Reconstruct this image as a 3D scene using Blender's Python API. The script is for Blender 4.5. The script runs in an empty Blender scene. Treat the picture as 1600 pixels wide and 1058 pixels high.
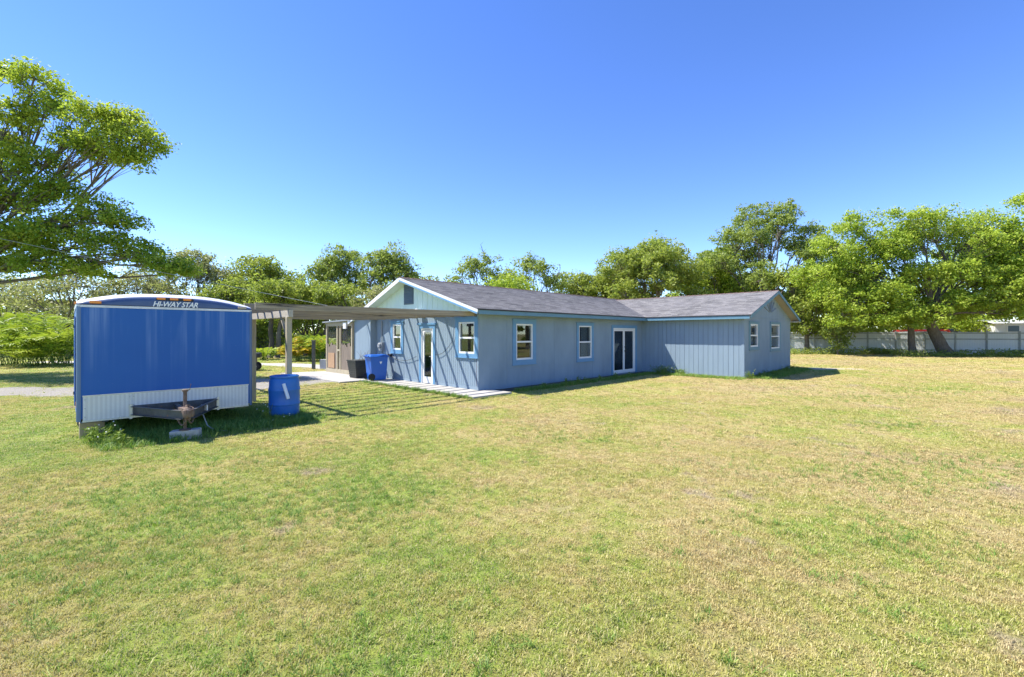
import bpy, math, random
import numpy as np
from mathutils import Vector, Matrix, noise as mnoise

S = bpy.context.scene
COL = S.collection
R = math.radians

# ------------------------------------------------------------------ camera
cam_d = bpy.data.cameras.new('camera'); cam = bpy.data.objects.new('camera', cam_d); COL.objects.link(cam)
cam.location = (0, 0, 1.8); cam.rotation_euler = (R(90), 0, 0)
cam_d.sensor_width = 36; cam_d.lens = 36 * 704 / 1600; cam_d.shift_y = -8 / 1600
cam_d.clip_start = 0.05; cam_d.clip_end = 3000
S.camera = cam
# ------------------------------------------------------------------ sky and sun
SUN_DIR = Vector((0.673, -0.099, -1.0)).normalized()
EL = math.asin(-SUN_DIR.z); AZ = math.atan2(-SUN_DIR.x, -SUN_DIR.y)
W = bpy.data.worlds.new('World'); S.world = W; W.use_nodes = True
nt = W.node_tree; nt.nodes.clear()
sky = nt.nodes.new('ShaderNodeTexSky'); sky.sky_type = 'NISHITA'; sky.sun_disc = False
sky.sun_elevation = EL; sky.sun_rotation = AZ; sky.altitude = 3000; sky.air_density = 1.0; sky.dust_density = 0.0; sky.ozone_density = 1.0
hs = nt.nodes.new('ShaderNodeHueSaturation'); hs.inputs['Saturation'].default_value = 1.24; hs.inputs['Hue'].default_value = 0.514
bg = nt.nodes.new('ShaderNodeBackground'); bg.inputs['Strength'].default_value = 0.15
wo = nt.nodes.new('ShaderNodeOutputWorld')
nt.links.new(sky.outputs[0], hs.inputs['Color']); nt.links.new(hs.outputs[0], bg.inputs[0]); nt.links.new(bg.outputs[0], wo.inputs[0])
sl = bpy.data.lights.new('sun', 'SUN'); sl.energy = 4.1; sl.angle = R(0.55); sl.color = (1.0, 0.95, 0.86)
so = bpy.data.objects.new('sun', sl); COL.objects.link(so); so.location = (-20, 5, 40)
so.rotation_euler = SUN_DIR.to_track_quat('-Z', 'Y').to_euler()
S.view_settings.view_transform = 'Standard'; S.view_settings.look = 'None'
S.view_settings.exposure = 1.22; S.view_settings.gamma = 1.0; S.view_settings.use_curve_mapping = False

# ------------------------------------------------------------------ helpers
class NT:
    def __init__(s, m): s.t = m.node_tree; s.n = s.t.nodes; s.l = s.t.links
    def new(s, typ, **kw):
        n = s.n.new(typ)
        for k, v in kw.items(): setattr(n, k, v)
        return n
    def link(s, a, b): s.l.new(a, b)
    def noise(s, vec, scale, detail=4, rough=0.6, dim='3D'):
        n = s.new('ShaderNodeTexNoise'); n.inputs['Scale'].default_value = scale
        n.inputs['Detail'].default_value = detail; n.inputs['Roughness'].default_value = rough
        if vec is not None: s.link(vec, n.inputs['Vector'])
        return n.outputs['Fac']
    def ramp(s, fac, stops):
        r = s.new('ShaderNodeValToRGB'); e = r.color_ramp.elements
        while len(e) < len(stops): e.new(0.5)
        for el, (p, c) in zip(e, stops):
            el.position = p; el.color = (c, c, c, 1) if isinstance(c, (int, float)) else (*c, 1)
        s.link(fac, r.inputs[0]); return r.outputs[0]
    def mix(s, fac, a, b, mode='MIX'):
        m = s.new('ShaderNodeMix'); m.data_type = 'RGBA'; m.blend_type = mode
        for sock, val in ((m.inputs[0], fac), (m.inputs[6], a), (m.inputs[7], b)):
            if isinstance(val, (int, float)): sock.default_value = val
            elif isinstance(val, tuple): sock.default_value = (*val, 1)
            else: s.link(val, sock)
        return m.outputs[2]
    def math(s, op, a, b=None):
        m = s.new('ShaderNodeMath'); m.operation = op
        for sock, val in ((m.inputs[0], a), (m.inputs[1], b)):
            if val is None: continue
            if isinstance(val, (int, float)): sock.default_value = val
            else: s.link(val, sock)
        return m.outputs[0]
    def mapping(s, vec, scale=(1, 1, 1), rot=(0, 0, 0)):
        m = s.new('ShaderNodeMapping'); m.inputs['Scale'].default_value = scale; m.inputs['Rotation'].default_value = rot
        s.link(vec, m.inputs[0]); return m.outputs[0]

def newmat(name):
    m = bpy.data.materials.new(name); m.use_nodes = True
    t = NT(m); p = t.n['Principled BSDF']; return m, t, p

def mat(name, c, rough=0.6, metal=0.0, var=0.0, vscale=3.0, stretch=(1, 1, 1), bump=0.0, bscale=40.0, c2=None, spec=0.5, patch=None):
    """painted / plain surface: colour, mottling between c and c2, fine relief"""
    m, t, p = newmat(name)
    p.inputs['Roughness'].default_value = rough; p.inputs['Metallic'].default_value = metal
    p.inputs['Specular IOR Level'].default_value = spec
    co = t.new('ShaderNodeTexCoord').outputs['Object']
    if var or c2:
        n = t.noise(t.mapping(co, stretch), vscale, 6, 0.65)
        k = t.ramp(n, [(0.3, 0.0), (0.7, 1.0)])
        cc = c2 or tuple(min(1, x * (1 - var)) for x in c)
        col = t.mix(k, c, cc)
        if patch:
            n2 = t.noise(t.mapping(co, (patch[2],) * 3 if not isinstance(patch[2], tuple) else patch[2]), 1.0, 5, 0.7)
            col = t.mix(t.ramp(n2, [(patch[1], 0.0), (patch[1] + 0.08, 1.0)]), col, patch[0])
        t.link(col, p.inputs['Base Color'])
    else:
        p.inputs['Base Color'].default_value = (*c, 1)
    if bump:
        b = t.new('ShaderNodeBump'); b.inputs['Strength'].default_value = bump; b.inputs['Distance'].default_value = 0.01
        t.link(t.noise(t.mapping(co, stretch), bscale, 5, 0.7), b.inputs['Height']); t.link(b.outputs[0], p.inputs['Normal'])
    return m

class MB:
    """collects geometry; build() links it as ONE mesh object"""
    def __init__(s): s.v = []; s.f = []; s.m = []
    def quad(s, pts, mi=0):
        b = len(s.v); s.v += [tuple(p) for p in pts]; s.f.append(tuple(range(b, b + len(pts)))); s.m.append(mi)
    def box(s, x0, x1, y0, y1, z0, z1, mi=0, xf=None):
        b = len(s.v)
        P = [(x, y, z) for z in (z0, z1) for y in (y0, y1) for x in (x0, x1)]
        if xf is not None: P = [tuple(xf @ Vector(p)) for p in P]
        s.v += P
        for q in ((0, 2, 3, 1), (4, 5, 7, 6), (0, 1, 5, 4), (2, 6, 7, 3), (0, 4, 6, 2), (1, 3, 7, 5)):
            s.f.append(tuple(b + i for i in q)); s.m.append(mi)
        return s
    def beam(s, p0, p1, w, h, mi=0, up=(0, 0, 1)):
        p0, p1 = Vector(p0), Vector(p1); d = (p1 - p0).normalized(); upv = Vector(up)
        if abs(d.dot(upv)) > 0.98: upv = Vector((0, 1, 0))
        sx = d.cross(upv).normalized(); sy = sx.cross(d).normalized(); b = len(s.v)
        for p in (p0, p1):
            for a, c in ((-1, -1), (1, -1), (1, 1), (-1, 1)):
                s.v.append(tuple(p + sx * (a * w / 2) + sy * (c * h / 2)))
        for q in ((0, 3, 2, 1), (4, 5, 6, 7), (0, 1, 5, 4), (1, 2, 6, 5), (2, 3, 7, 6), (3, 0, 4, 7)):
            s.f.append(tuple(b + i for i in q)); s.m.append(mi)
        return s
    def tube(s, pts, rad, n=8, mi=0, cap=True):
        pts = [Vector(p) for p in pts]
        if not hasattr(rad, '__len__'): rad = [rad] * len(pts)
        b = len(s.v); ref = Vector((0.13, 0.31, 0.94))
        for i, p in enumerate(pts):
            d = (pts[min(i + 1, len(pts) - 1)] - pts[max(i - 1, 0)])
            d = d.normalized() if d.length > 1e-9 else Vector((0, 0, 1))
            if abs(d.dot(ref)) > 0.97: ref = Vector((1, 0.2, 0))
            a = d.cross(ref).normalized(); c = d.cross(a)
            for k in range(n):
                t = 2 * math.pi * k / n; s.v.append(tuple(p + (a * math.cos(t) + c * math.sin(t)) * rad[i]))
        for i in range(len(pts) - 1):
            for k in range(n):
                k2 = (k + 1) % n
                s.f.append((b + i * n + k, b + i * n + k2, b + (i + 1) * n + k2, b + (i + 1) * n + k)); s.m.append(mi)
        if cap:
            s.f.append(tuple(b + k for k in range(n))); s.m.append(mi)
            e = b + (len(pts) - 1) * n; s.f.append(tuple(e + n - 1 - k for k in range(n))); s.m.append(mi)
        return s
    def lathe(s, prof, n=24, c=(0, 0, 0), mi=0, axis='z'):
        b = len(s.v)
        for r, h in prof:
            for k in range(n):
                t = 2 * math.pi * k / n; x, y = r * math.cos(t), r * math.sin(t)
                q = (x, y, h) if axis == 'z' else ((h, x, y) if axis == 'x' else (x, h, y))
                s.v.append((c[0] + q[0], c[1] + q[1], c[2] + q[2]))
        for i in range(len(prof) - 1):
            for k in range(n):
                k2 = (k + 1) % n
                s.f.append((b + i * n + k, b + i * n + k2, b + (i + 1) * n + k2, b + (i + 1) * n + k)); s.m.append(mi)
        s.f.append(tuple(b + n - 1 - k for k in range(n))); s.m.append(mi)
        e = b + (len(prof) - 1) * n; s.f.append(tuple(e + k for k in range(n))); s.m.append(mi)
        return s
    def prism(s, poly, th, mi=0, mi_bot=None, mi_side=None):
        """poly: top outline (3D), extruded straight down by th"""
        if mi_bot is None: mi_bot = mi
        if mi_side is None: mi_side = mi_bot
        b = len(s.v); n = len(poly)
        s.v += [tuple(p) for p in poly] + [(p[0], p[1], p[2] - th) for p in poly]
        s.f.append(tuple(b + i for i in range(n))); s.m.append(mi)
        s.f.append(tuple(b + n + n - 1 - i for i in range(n))); s.m.append(mi_bot)
        for i in range(n):
            j = (i + 1) % n; s.f.append((b + i, b + n + i, b + n + j, b + j)); s.m.append(mi_side)
        return s
    def build(s, name, mats, parent=None, smooth=False, loc=None, bevel=0.0):
        me = bpy.data.meshes.new(name); me.from_pydata(s.v, [], s.f)
        for m in (mats if isinstance(mats, (list, tuple)) else [mats]): me.materials.append(m)
        if any(s.m): me.polygons.foreach_set('material_index', s.m)
        if smooth: me.polygons.foreach_set('use_smooth', [True] * len(s.f))
        me.update()
        o = bpy.data.objects.new(name, me); COL.objects.link(o)
        if parent is not None: o.parent = parent
        if loc is not None: o.location = loc
        if bevel:
            bm = o.modifiers.new('bevel', 'BEVEL'); bm.width = bevel; bm.segments = 2; bm.limit_method = 'ANGLE'
        if smooth == 'auto':
            me.set_sharp_from_angle(angle=R(35))
        return o

def np_mesh(name, verts, faces, mats, parent=None, loc=None, smooth=False, data_only=False):
    """verts (n,3), faces (m,k) numpy arrays"""
    me = bpy.data.meshes.new(name); nv = len(verts); nf, k = faces.shape
    me.vertices.add(nv); me.vertices.foreach_set('co', np.asarray(verts, np.float32).ravel())
    me.loops.add(nf * k); me.loops.foreach_set('vertex_index', faces.astype(np.int32).ravel())
    me.polygons.add(nf); me.polygons.foreach_set('loop_start', np.arange(0, nf * k, k, dtype=np.int32))
    me.polygons.foreach_set('loop_total', np.full(nf, k, np.int32))
    for m in (mats if isinstance(mats, (list, tuple)) else [mats]): me.materials.append(m)
    if smooth: me.polygons.foreach_set('use_smooth', [True] * nf)
    me.update(calc_edges=True)
    if data_only: return me
    o = bpy.data.objects.new(name, me); COL.objects.link(o)
    if parent is not None: o.parent = parent
    if loc is not None: o.location = loc
    return o

def tag(o, label=None, cat=None, group=None, kind=None):
    if label: o['label'] = label
    if cat: o['category'] = cat
    if group: o['group'] = group
    if kind: o['kind'] = kind
    return o
def empty(name, loc=(0, 0, 0), rz=0.0):
    o = bpy.data.objects.new(name, None); COL.objects.link(o); o.location = loc; o.rotation_euler = (0, 0, rz)
    o.empty_display_size = 0.2; return o
def copy_tree(o, parent=None):
    c = o.copy(); COL.objects.link(c); c.parent = parent
    for ch in list(o.children): copy_tree(ch, c)
    return c

AX = R(45.6); A = Vector((-1.02, 13.85, 0))
U = Vector((math.cos(AX), math.sin(AX), 0)); V = Vector((-math.sin(AX), math.cos(AX), 0))
def HL(t, s, z=0.0):
    """house frame (along long wall, along end wall) to world"""
    return A + U * t + V * s + Vector((0, 0, z))

# ------------------------------------------------------------------ ground colours
def lawn_color(t):
    """lawn colour by place: green / lime / dry straw patches"""
    pos = t.new('ShaderNodeNewGeometry').outputs['Position']
    flat = t.mapping(pos, (1, 1, 0))
    sep = t.new('ShaderNodeSeparateXYZ'); t.link(pos, sep.inputs[0])
    big = t.noise(flat, 0.16, 3, 0.55); mid = t.noise(flat, 0.85, 5, 0.68); fine = t.noise(flat, 5.0, 4, 0.7)
    dry = t.math('ADD', t.math('MULTIPLY', big, 0.75), t.math('MULTIPLY', mid, 0.75))
    dry = t.math('ADD', dry, t.math('MULTIPLY', fine, 0.42))
    # the open middle and right of the lawn is the driest
    gx = t.new('ShaderNodeMapRange'); gx.inputs[1].default_value = -7; gx.inputs[2].default_value = 6
    gx.inputs[3].default_value = -0.12; gx.inputs[4].default_value = 0.06; t.link(sep.outputs['X'], gx.inputs[0])
    dry = t.math('ADD', dry, gx.outputs[0])
    col = t.ramp(t.math('SUBTRACT', dry, 0.455), [(0.20, (0.13, 0.28, 0.025)), (0.34, (0.28, 0.40, 0.045)), (0.46, (0.44, 0.43, 0.10)), (0.58, (0.56, 0.45, 0.19)), (0.78, (0.47, 0.35, 0.20))])
    lime = t.noise(flat, 0.45, 3, 0.6)
    col = t.mix(t.math('MULTIPLY', t.ramp(lime, [(0.56, 0.0), (0.72, 1.0)]), 0.5), col, (0.38, 0.38, 0.045))
    bare = t.noise(t.mapping(flat, (1, 1, 0)), 0.62, 6, 0.72)
    col = t.mix(t.ramp(bare, [(0.585, 0.0), (0.66, 0.8)]), col, (0.44, 0.345, 0.27))
    return col, pos, flat
def mat_grass():
    m, t, p = newmat('grass_blades')
    col, pos, flat = lawn_color(t)
    g = t.new('ShaderNodeNewGeometry'); oi = t.new('ShaderNodeObjectInfo')
    rnd = t.math('FRACT', t.math('ADD', g.outputs['Random Per Island'], t.math('MULTIPLY', oi.outputs['Random'], 7.3)))
    col = t.mix(t.ramp(rnd, [(0.0, 0.0), (0.35, 0.0), (0.85, 0.85)]), col, (0.70, 0.60, 0.31))
    col = t.mix(t.ramp(oi.outputs['Random'], [(0.04, 0.55), (0.22, 0.0)]), col, (0.16, 0.26, 0.035))
    t.link(col, p.inputs['Base Color']); p.inputs['Roughness'].default_value = 0.65; p.inputs['Specular IOR Level'].default_value = 0.25
    tr = t.new('ShaderNodeBsdfTranslucent'); t.link(col, tr.inputs[0])
    mx = t.new('ShaderNodeMixShader'); mx.inputs[0].default_value = 0.35
    t.link(p.outputs[0], mx.inputs[1]); t.link(tr.outputs[0], mx.inputs[2]); t.link(mx.outputs[0], t.n['Material Output'].inputs[0])
    return m
def mat_ground():
    m, t, p = newmat('lawn_ground')
    col, pos, flat = lawn_color(t)
    n = t.noise(flat, 38, 5, 0.75); n2 = t.noise(flat, 9, 5, 0.7)
    c = t.mix(t.ramp(n, [(0.36, 0.7), (0.62, 0.0)]), col, (0.24, 0.19, 0.11))
    c = t.mix(t.ramp(n2, [(0.3, 0.35), (0.6, 0.0)]), c, (0.15, 0.20, 0.05))
    t.link(c, p.inputs['Base Color']); p.inputs['Roughness'].default_value = 0.9; p.inputs['Specular IOR Level'].default_value = 0.1
    b = t.new('ShaderNodeBump'); b.inputs['Strength'].default_value = 0.9; b.inputs['Distance'].default_value = 0.05
    t.link(t.noise(flat, 22, 6, 0.75), b.inputs['Height']); t.link(b.outputs[0], p.inputs['Normal'])
    return m
def mat_gravel():
    m, t, p = newmat('shell_gravel')
    pos = t.new('ShaderNodeNewGeometry').outputs['Position']; flat = t.mapping(pos, (1, 1, 0))
    vo = t.new('ShaderNodeTexVoronoi'); vo.inputs['Scale'].default_value = 22; t.link(flat, vo.inputs['Vector'])
    c = t.mix(t.noise(flat, 1.2, 5, 0.7), (0.26, 0.235, 0.20), (0.40, 0.37, 0.32))
    c = t.mix(t.ramp(vo.outputs['Distance'], [(0.1, 0.0), (0.7, 0.5)]), c, (0.2, 0.18, 0.15))
    c = t.mix(t.ramp(t.noise(flat, 0.9, 6, 0.75), [(0.55, 0.0), (0.66, 0.8)]), c, (0.24, 0.26, 0.07))
    t.link(c, p.inputs['Base Color']); p.inputs['Roughness'].default_value = 0.95
    b = t.new('ShaderNodeBump'); b.inputs['Strength'].default_value = 1.0; b.inputs['Distance'].default_value = 0.03
    t.link(vo.outputs['Distance'], b.inputs['Height']); t.link(b.outputs[0], p.inputs['Normal'])
    return m

M = {}
M['grass'] = mat_grass(); M['ground'] = mat_ground(); M['gravel'] = mat_gravel()
M['concrete'] = mat('pale_concrete', (0.47, 0.445, 0.41), 0.9, var=0.3, vscale=2.2, bump=0.25, bscale=60, c2=(0.33, 0.31, 0.27))
M['sand'] = mat('bare_sand', (0.58, 0.49, 0.36), 0.95, c2=(0.38, 0.33, 0.2), vscale=1.4, bump=0.5, bscale=25)
M['mulch'] = mat('dark_soil', (0.05, 0.042, 0.034), 0.95, c2=(0.11, 0.09, 0.06), vscale=9, bump=1.0, bscale=20)
WALL = (0.255, 0.34, 0.415)
M['stucco'] = mat('blue_grey_stucco', WALL, 0.85, var=0.2, vscale=1.1, stretch=(1.5, 1.5, .5), bump=0.35, bscale=55)
M['siding'] = mat('blue_grey_siding', WALL, 0.75, var=0.12, vscale=1.6, stretch=(3, 3, 0.5), bump=0.2, bscale=25)
M['ray'] = mat('sunburst_paint', (0.205, 0.26, 0.33), 0.8)
M['siding_back'] = mat('siding_groove', (0.17, 0.20, 0.25), 0.85)
M['trim'] = mat('sky_blue_trim', (0.14, 0.31, 0.50), 0.55, var=0.12, vscale=4)
M['fascia'] = mat('teal_fascia', (0.13, 0.27, 0.36), 0.55, var=0.15, vscale=3)
M['white'] = mat('white_vinyl', (0.80, 0.80, 0.79), 0.45, var=0.05, vscale=5)
M['mint'] = mat('pale_mint_board', (0.66, 0.80, 0.71), 0.75, var=0.08, vscale=2, stretch=(4, 4, .4))
M['tan'] = mat('tan_soffit', (0.50, 0.42, 0.32), 0.8, var=0.1)
M['vent'] = mat('slate_vent', (0.12, 0.17, 0.21), 0.6)
M['black'] = mat('black_metal_edge', (0.018, 0.018, 0.02), 0.5)
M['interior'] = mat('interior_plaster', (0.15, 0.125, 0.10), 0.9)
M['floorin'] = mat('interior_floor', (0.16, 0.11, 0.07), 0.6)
M['metal'] = mat('galvanised', (0.45, 0.46, 0.47), 0.4, 0.8, var=0.2)
M['greymetal'] = mat('grey_painted_metal', (0.28, 0.30, 0.32), 0.5, var=0.15)
def mat_shingle(name, swap):
    m, t, p = newmat(name)
    co = t.new('ShaderNodeTexCoord').outputs['Object']
    v = t.mapping(co, (1, 1, 0), (0, 0, R(90) if swap else 0))
    br = t.new('ShaderNodeTexBrick'); br.offset = 0.37; br.inputs['Scale'].default_value = 1
    br.inputs['Brick Width'].default_value = 0.31; br.inputs['Row Height'].default_value = 0.132; br.inputs['Mortar Size'].default_value = 0.004
    br.inputs['Color1'].default_value = (0.29, 0.275, 0.262, 1); br.inputs['Color2'].default_value = (0.125, 0.12, 0.118, 1); br.inputs['Mortar'].default_value = (0.05, 0.05, 0.05, 1)
    br.inputs['Bias'].default_value = -0.1
    t.link(v, br.inputs['Vector'])
    c = t.mix(t.ramp(t.noise(co, 0.7, 5, 0.7), [(0.42, 0.0), (0.68, 0.5)]), br.outputs['Color'], (0.33, 0.31, 0.31))
    c = t.mix(t.ramp(t.noise(co, 60, 3, 0.7), [(0.35, 0.45), (0.6, 0.0)]), c, (0.06, 0.06, 0.065))
    t.link(c, p.inputs['Base Color']); p.inputs['Roughness'].default_value = 0.9; p.inputs['Specular IOR Level'].default_value = 0.2
    b = t.new('ShaderNodeBump'); b.inputs['Strength'].default_value = 0.5; b.inputs['Distance'].default_value = 0.01
    t.link(t.noise(co, 45, 4, 0.7), b.inputs['Height']); t.link(b.outputs[0], p.inputs['Normal'])
    return m
M['shingle'] = mat_shingle('asphalt_shingle', False); M['shingle_w'] = mat_shingle('asphalt_shingle_cross', True)
M['ridge'] = mat('ridge_shingle', (0.20, 0.13, 0.11), 0.9, var=0.4, vscale=6)
def mat_glass(name, tint=(0.55, 0.60, 0.60), base=0.07):
    m, t, p = newmat(name); t.n.remove(p)
    lw_ = t.new('ShaderNodeLayerWeight'); lw_.inputs[0].default_value = 0.5
    k = t.math('ADD', t.math('MULTIPLY', t.math('POWER', lw_.outputs['Facing'], 4.0), 0.85), base)
    a = t.new('ShaderNodeBsdfTransparent'); a.inputs[0].default_value = (*tint, 1)
    g = t.new('ShaderNodeBsdfGlossy'); g.inputs['Roughness'].default_value = 0.02; g.inputs[0].default_value = (0.9, 0.95, 1, 1)
    mx = t.new('ShaderNodeMixShader')
    t.link(k, mx.inputs[0]); t.link(a.outputs[0], mx.inputs[1]); t.link(g.outputs[0], mx.inputs[2])
    t.link(mx.outputs[0], t.n['Material Output'].inputs[0]); return m
M['glass'] = mat_glass('window_glass')
M['old_wood'] = mat('weathered_wood', (0.46, 0.38, 0.26), 0.9, c2=(0.19, 0.16, 0.11), vscale=3.0, stretch=(0.3, 6, 10), bump=0.6, bscale=12, patch=((0.05, 0.045, 0.038), 0.575, (0.5, 3, 11)))
M['post_wood'] = mat('weathered_post', (0.50, 0.43, 0.30), 0.9, c2=(0.33, 0.29, 0.20), vscale=2.2, stretch=(8, 8, 0.6), bump=0.4, bscale=12)
M['header_wood'] = mat('weathered_header', (0.55, 0.50, 0.40), 0.9, c2=(0.38, 0.34, 0.27), vscale=2.5, stretch=(8, .5, 8), bump=0.4, bscale=12)
M['bamboo'] = mat('grey_brown_pickets', (0.28, 0.225, 0.175), 0.85, c2=(0.17, 0.135, 0.105), vscale=3, stretch=(6, 6, 0.6))
M['ply'] = mat('tan_plywood', (0.45, 0.28, 0.16), 0.8, var=0.2, vscale=4)
def mat_screen():
    m, t, p = newmat('insect_screen'); p.inputs['Base Color'].default_value = (0.05, 0.05, 0.045, 1); p.inputs['Roughness'].default_value = 0.7
    tr = t.new('ShaderNodeBsdfTransparent'); mx = t.new('ShaderNodeMixShader'); mx.inputs[0].default_value = 0.45
    t.link(tr.outputs[0], mx.inputs[1]); t.link(p.outputs[0], mx.inputs[2]); t.link(mx.outputs[0], t.n['Material Output'].inputs[0]); return m
M['screen'] = mat_screen()

# ------------------------------------------------------------------ terrain
g = MB(); g.quad([(-900, -900, 0), (900, -900, 0), (900, 900, 0), (-900, 900, 0)])
tag(g.build('ground', M['ground']), kind='structure')

def sheet(name, outline, mat_, z, jitter=0.25, sub=0.5, seed=1):
    """thin sheet with a ragged edge laid z above the ground"""
    rnd = random.Random(seed); pts = []
    n = len(outline)
    for i in range(n):
        a, b = Vector(outline[i]), Vector(outline[(i + 1) % n]); k = max(1, int((b - a).length / sub))
        for j in range(k):
            p = a.lerp(b, j / k); pts.append((p.x + rnd.uniform(-jitter, jitter), p.y + rnd.uniform(-jitter, jitter), z))
    m = MB(); m.quad(pts); o = m.build(name, mat_); return tag(o, kind='structure')
DRIVE = [(-60, 15.5), (-30, 13.6), (-18, 12.9), (-13.0, 12.8), (-8.2, 14.4), (-6.6, 16.6), (-7.2, 18.9), (-9.2, 18.6), (-12.5, 15.6), (-19, 14.4), (-30, 15.2), (-60, 17.5)]
sheet('gravel_drive', DRIVE, M['gravel'], 0.006, 0.3, 0.7, 3)
PATH2 = [(-30, 27.5), (-14, 25.2), (-10.6, 23.6), (-8.8, 21.8), (-8.0, 22.4), (-9.4, 25.2), (-13, 26.9), (-30, 29.4)]
sheet('driveway', PATH2, M['concrete'], 0.007, 0.1, 0.8, 5)
SAND = [(13.4, 21.7), (15.0, 22.3), (17.3, 22.2), (17.8, 22.8), (15.9, 23.6), (14.0, 23.4)]
sheet('sand_path', SAND, M['sand'], 0.006, 0.18, 0.3, 6)
sheet('soil_bed', [tuple(HL(0.5, -0.02).xy), tuple(HL(0.55, -0.55).xy), tuple(HL(3.0, -0.68).xy), tuple(HL(9.9, -0.72).xy), tuple(HL(10.15, -0.02).xy)], M['mulch'], 0.012, 0.04, 0.3, 7)
w = MB()
for y0, y1 in ((-1.0, 0.62), (0.63, 2.25), (2.26, 3.88), (3.89, 5.4)):
    w.prism([tuple(HL(-1.08, y0, 0.05)), tuple(HL(0.42 if y0 < 0 else -0.012, y0, 0.05)), tuple(HL(0.42 if y0 < 0 else -0.012, min(y1, -0.012) if y0 < 0 else y1, 0.05)),
             tuple(HL(-0.012, min(y1, -0.012) if y0 < 0 else y1, 0.05)), tuple(HL(-0.012, y1, 0.05)), tuple(HL(-1.08, y1, 0.05))] if y0 < 0 else
            [tuple(HL(-1.08, y0, 0.05)), tuple(HL(-0.012, y0, 0.05)), tuple(HL(-0.012, y1, 0.05)), tuple(HL(-1.08, y1, 0.05))], 0.1)
w.prism([tuple(HL(-1.9, 5.41, 0.046)), tuple(HL(-0.012, 5.41, 0.046)), tuple(HL(-0.012, 6.24, 0.046)), tuple(HL(-0.27, 6.25, 0.046)), tuple(HL(-0.27, 10.5, 0.046)), tuple(HL(-2.1, 10.9, 0.046))], 0.1)
tag(w.build('pavement', M['concrete']), kind='structure')

# ------------------------------------------------------------------ house
house = empty('ranch_house', A, AX)
tag(house, 'long blue grey single storey house with grey shingle gable roofs', 'house')
TH = 0.14
class WF:
    """frame of one wall; outward is negative along its normal axis"""
    def __init__(s, axis, c): s.axis, s.c = axis, c
    def box(s, mb, a0, a1, z0, z1, d0, d1, mi=0):
        if s.axis == 'x': mb.box(s.c - d1, s.c - d0, a0, a1, z0, z1, mi)
        else: mb.box(a0, a1, s.c - d1, s.c - d0, z0, z1, mi)
        return mb
def solid(mb, wf, a0, a1, z0, z1, ops, d0, d1, mi=0):
    As = sorted({a0, a1, *[min(max(q, a0), a1) for o in ops for q in o[:2]]})
    for i in range(len(As) - 1):
        l, r = As[i], As[i + 1]
        if r - l < 1e-4: continue
        cuts = sorted((o[2], o[3]) for o in ops if o[0] < r - 1e-4 and o[1] > l + 1e-4); z = z0
        for c0, c1 in cuts:
            if c0 > z + 1e-4: wf.box(mb, l, r, z, min(c0, z1), d0, d1, mi)
            z = max(z, c1)
        if z < z1 - 1e-4: wf.box(mb, l, r, z, z1, d0, d1, mi)
WT = 2.50
wG, wJ, wL, wS, wE = WF('x', 0.0), WF('x', -0.254), WF('y', 0.0), WF('x', 10.16), WF('y', -4.455)
opG = [(0.18, 0.97, 1.16, 2.16), (2.36, 3.07, 0.05, 1.98), (4.39, 4.98, 1.18, 2.14)]
opL = [(1.64, 2.47, 0.91, 2.12), (5.16, 6.03, 0.82, 2.10), (7.64, 9.50, 0.06, 2.03)]
opE = [(10.89, 11.91, 1.24, 2.19), (13.85, 15.25, 1.10, 2.22)]
m = MB(); solid(m, wL, 0.0, 10.16, 0, WT, opL, -TH, -0.008); backL = m.build('long_wall', M['siding_back'], house)
for i in range(9):
    a_, e_ = i * 1.22 + 0.0025, min(i * 1.22 + 1.2175, 10.158); mb = MB(); solid(mb, wL, a_, e_, 0.0, WT, [o for o in opL if o[0] < e_ and o[1] > a_], -0.008, 0.0 + 0.001 * (i % 2))
    mb.build('wall_panel', M['stucco'], backL)
m = MB(); solid(m, wE, 10.175, 17.28, 0, WT, opE, -TH, 0)
m.build('wing_end_wall', M['stucco'], house)
# end wall: backing board with narrow vertical boards standing proud
mG = MB(); solid(mG, wG, 0.012, 6.26, 0, WT, opG, -TH, -0.012); backG = mG.build('end_wall', M['siding_back'], house)
mS = MB(); solid(mS, wS, -4.443, -0.001, 0, WT, [], -TH, -0.012); backS = mS.build('wing_side_wall', M['siding_back'], house)
rp = random.Random(4)
def planks(wf, a0, a1, pitch, z0, z1, ops, par, gap, base=None):
    a = a0
    while a < a1 - 0.01:
        e = min(a + pitch - gap, a1); mb = MB(); cuts = []
        for o in ops:
            if o[0] < e and o[1] > a: cuts.append(o)
        solid(mb, wf, a, e, z0, z1, cuts, -0.012, rp.uniform(-0.0015, 0.0015))
        for i in range(0, len(mb.v), 8):
            one = MB(); one.v = mb.v[i:i + 8]; one.f = mb.f[:6]; one.m = [0] * 6; one.build('plank', M['siding'], par)
        a += pitch
planks(wG, 0.0, 6.26, 0.104, 0.16, WT, opG, backG, 0.012)
planks(wS, -4.455, -0.002, 0.203, 0.04, WT, [], backS, 0.012)
m = MB()
for a0, a1 in ((0.0, 2.36), (3.07, 6.255)): wG.box(m, a0, a1, 0.0, 0.155, -0.012, 0.012)
m.build('base_board', M['siding'], house)
m = MB(); wJ.box(m, 6.262, 7.64, 0, WT, -0.254 - TH, 0); m.build('jog_wall', M['siding'], house)
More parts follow.
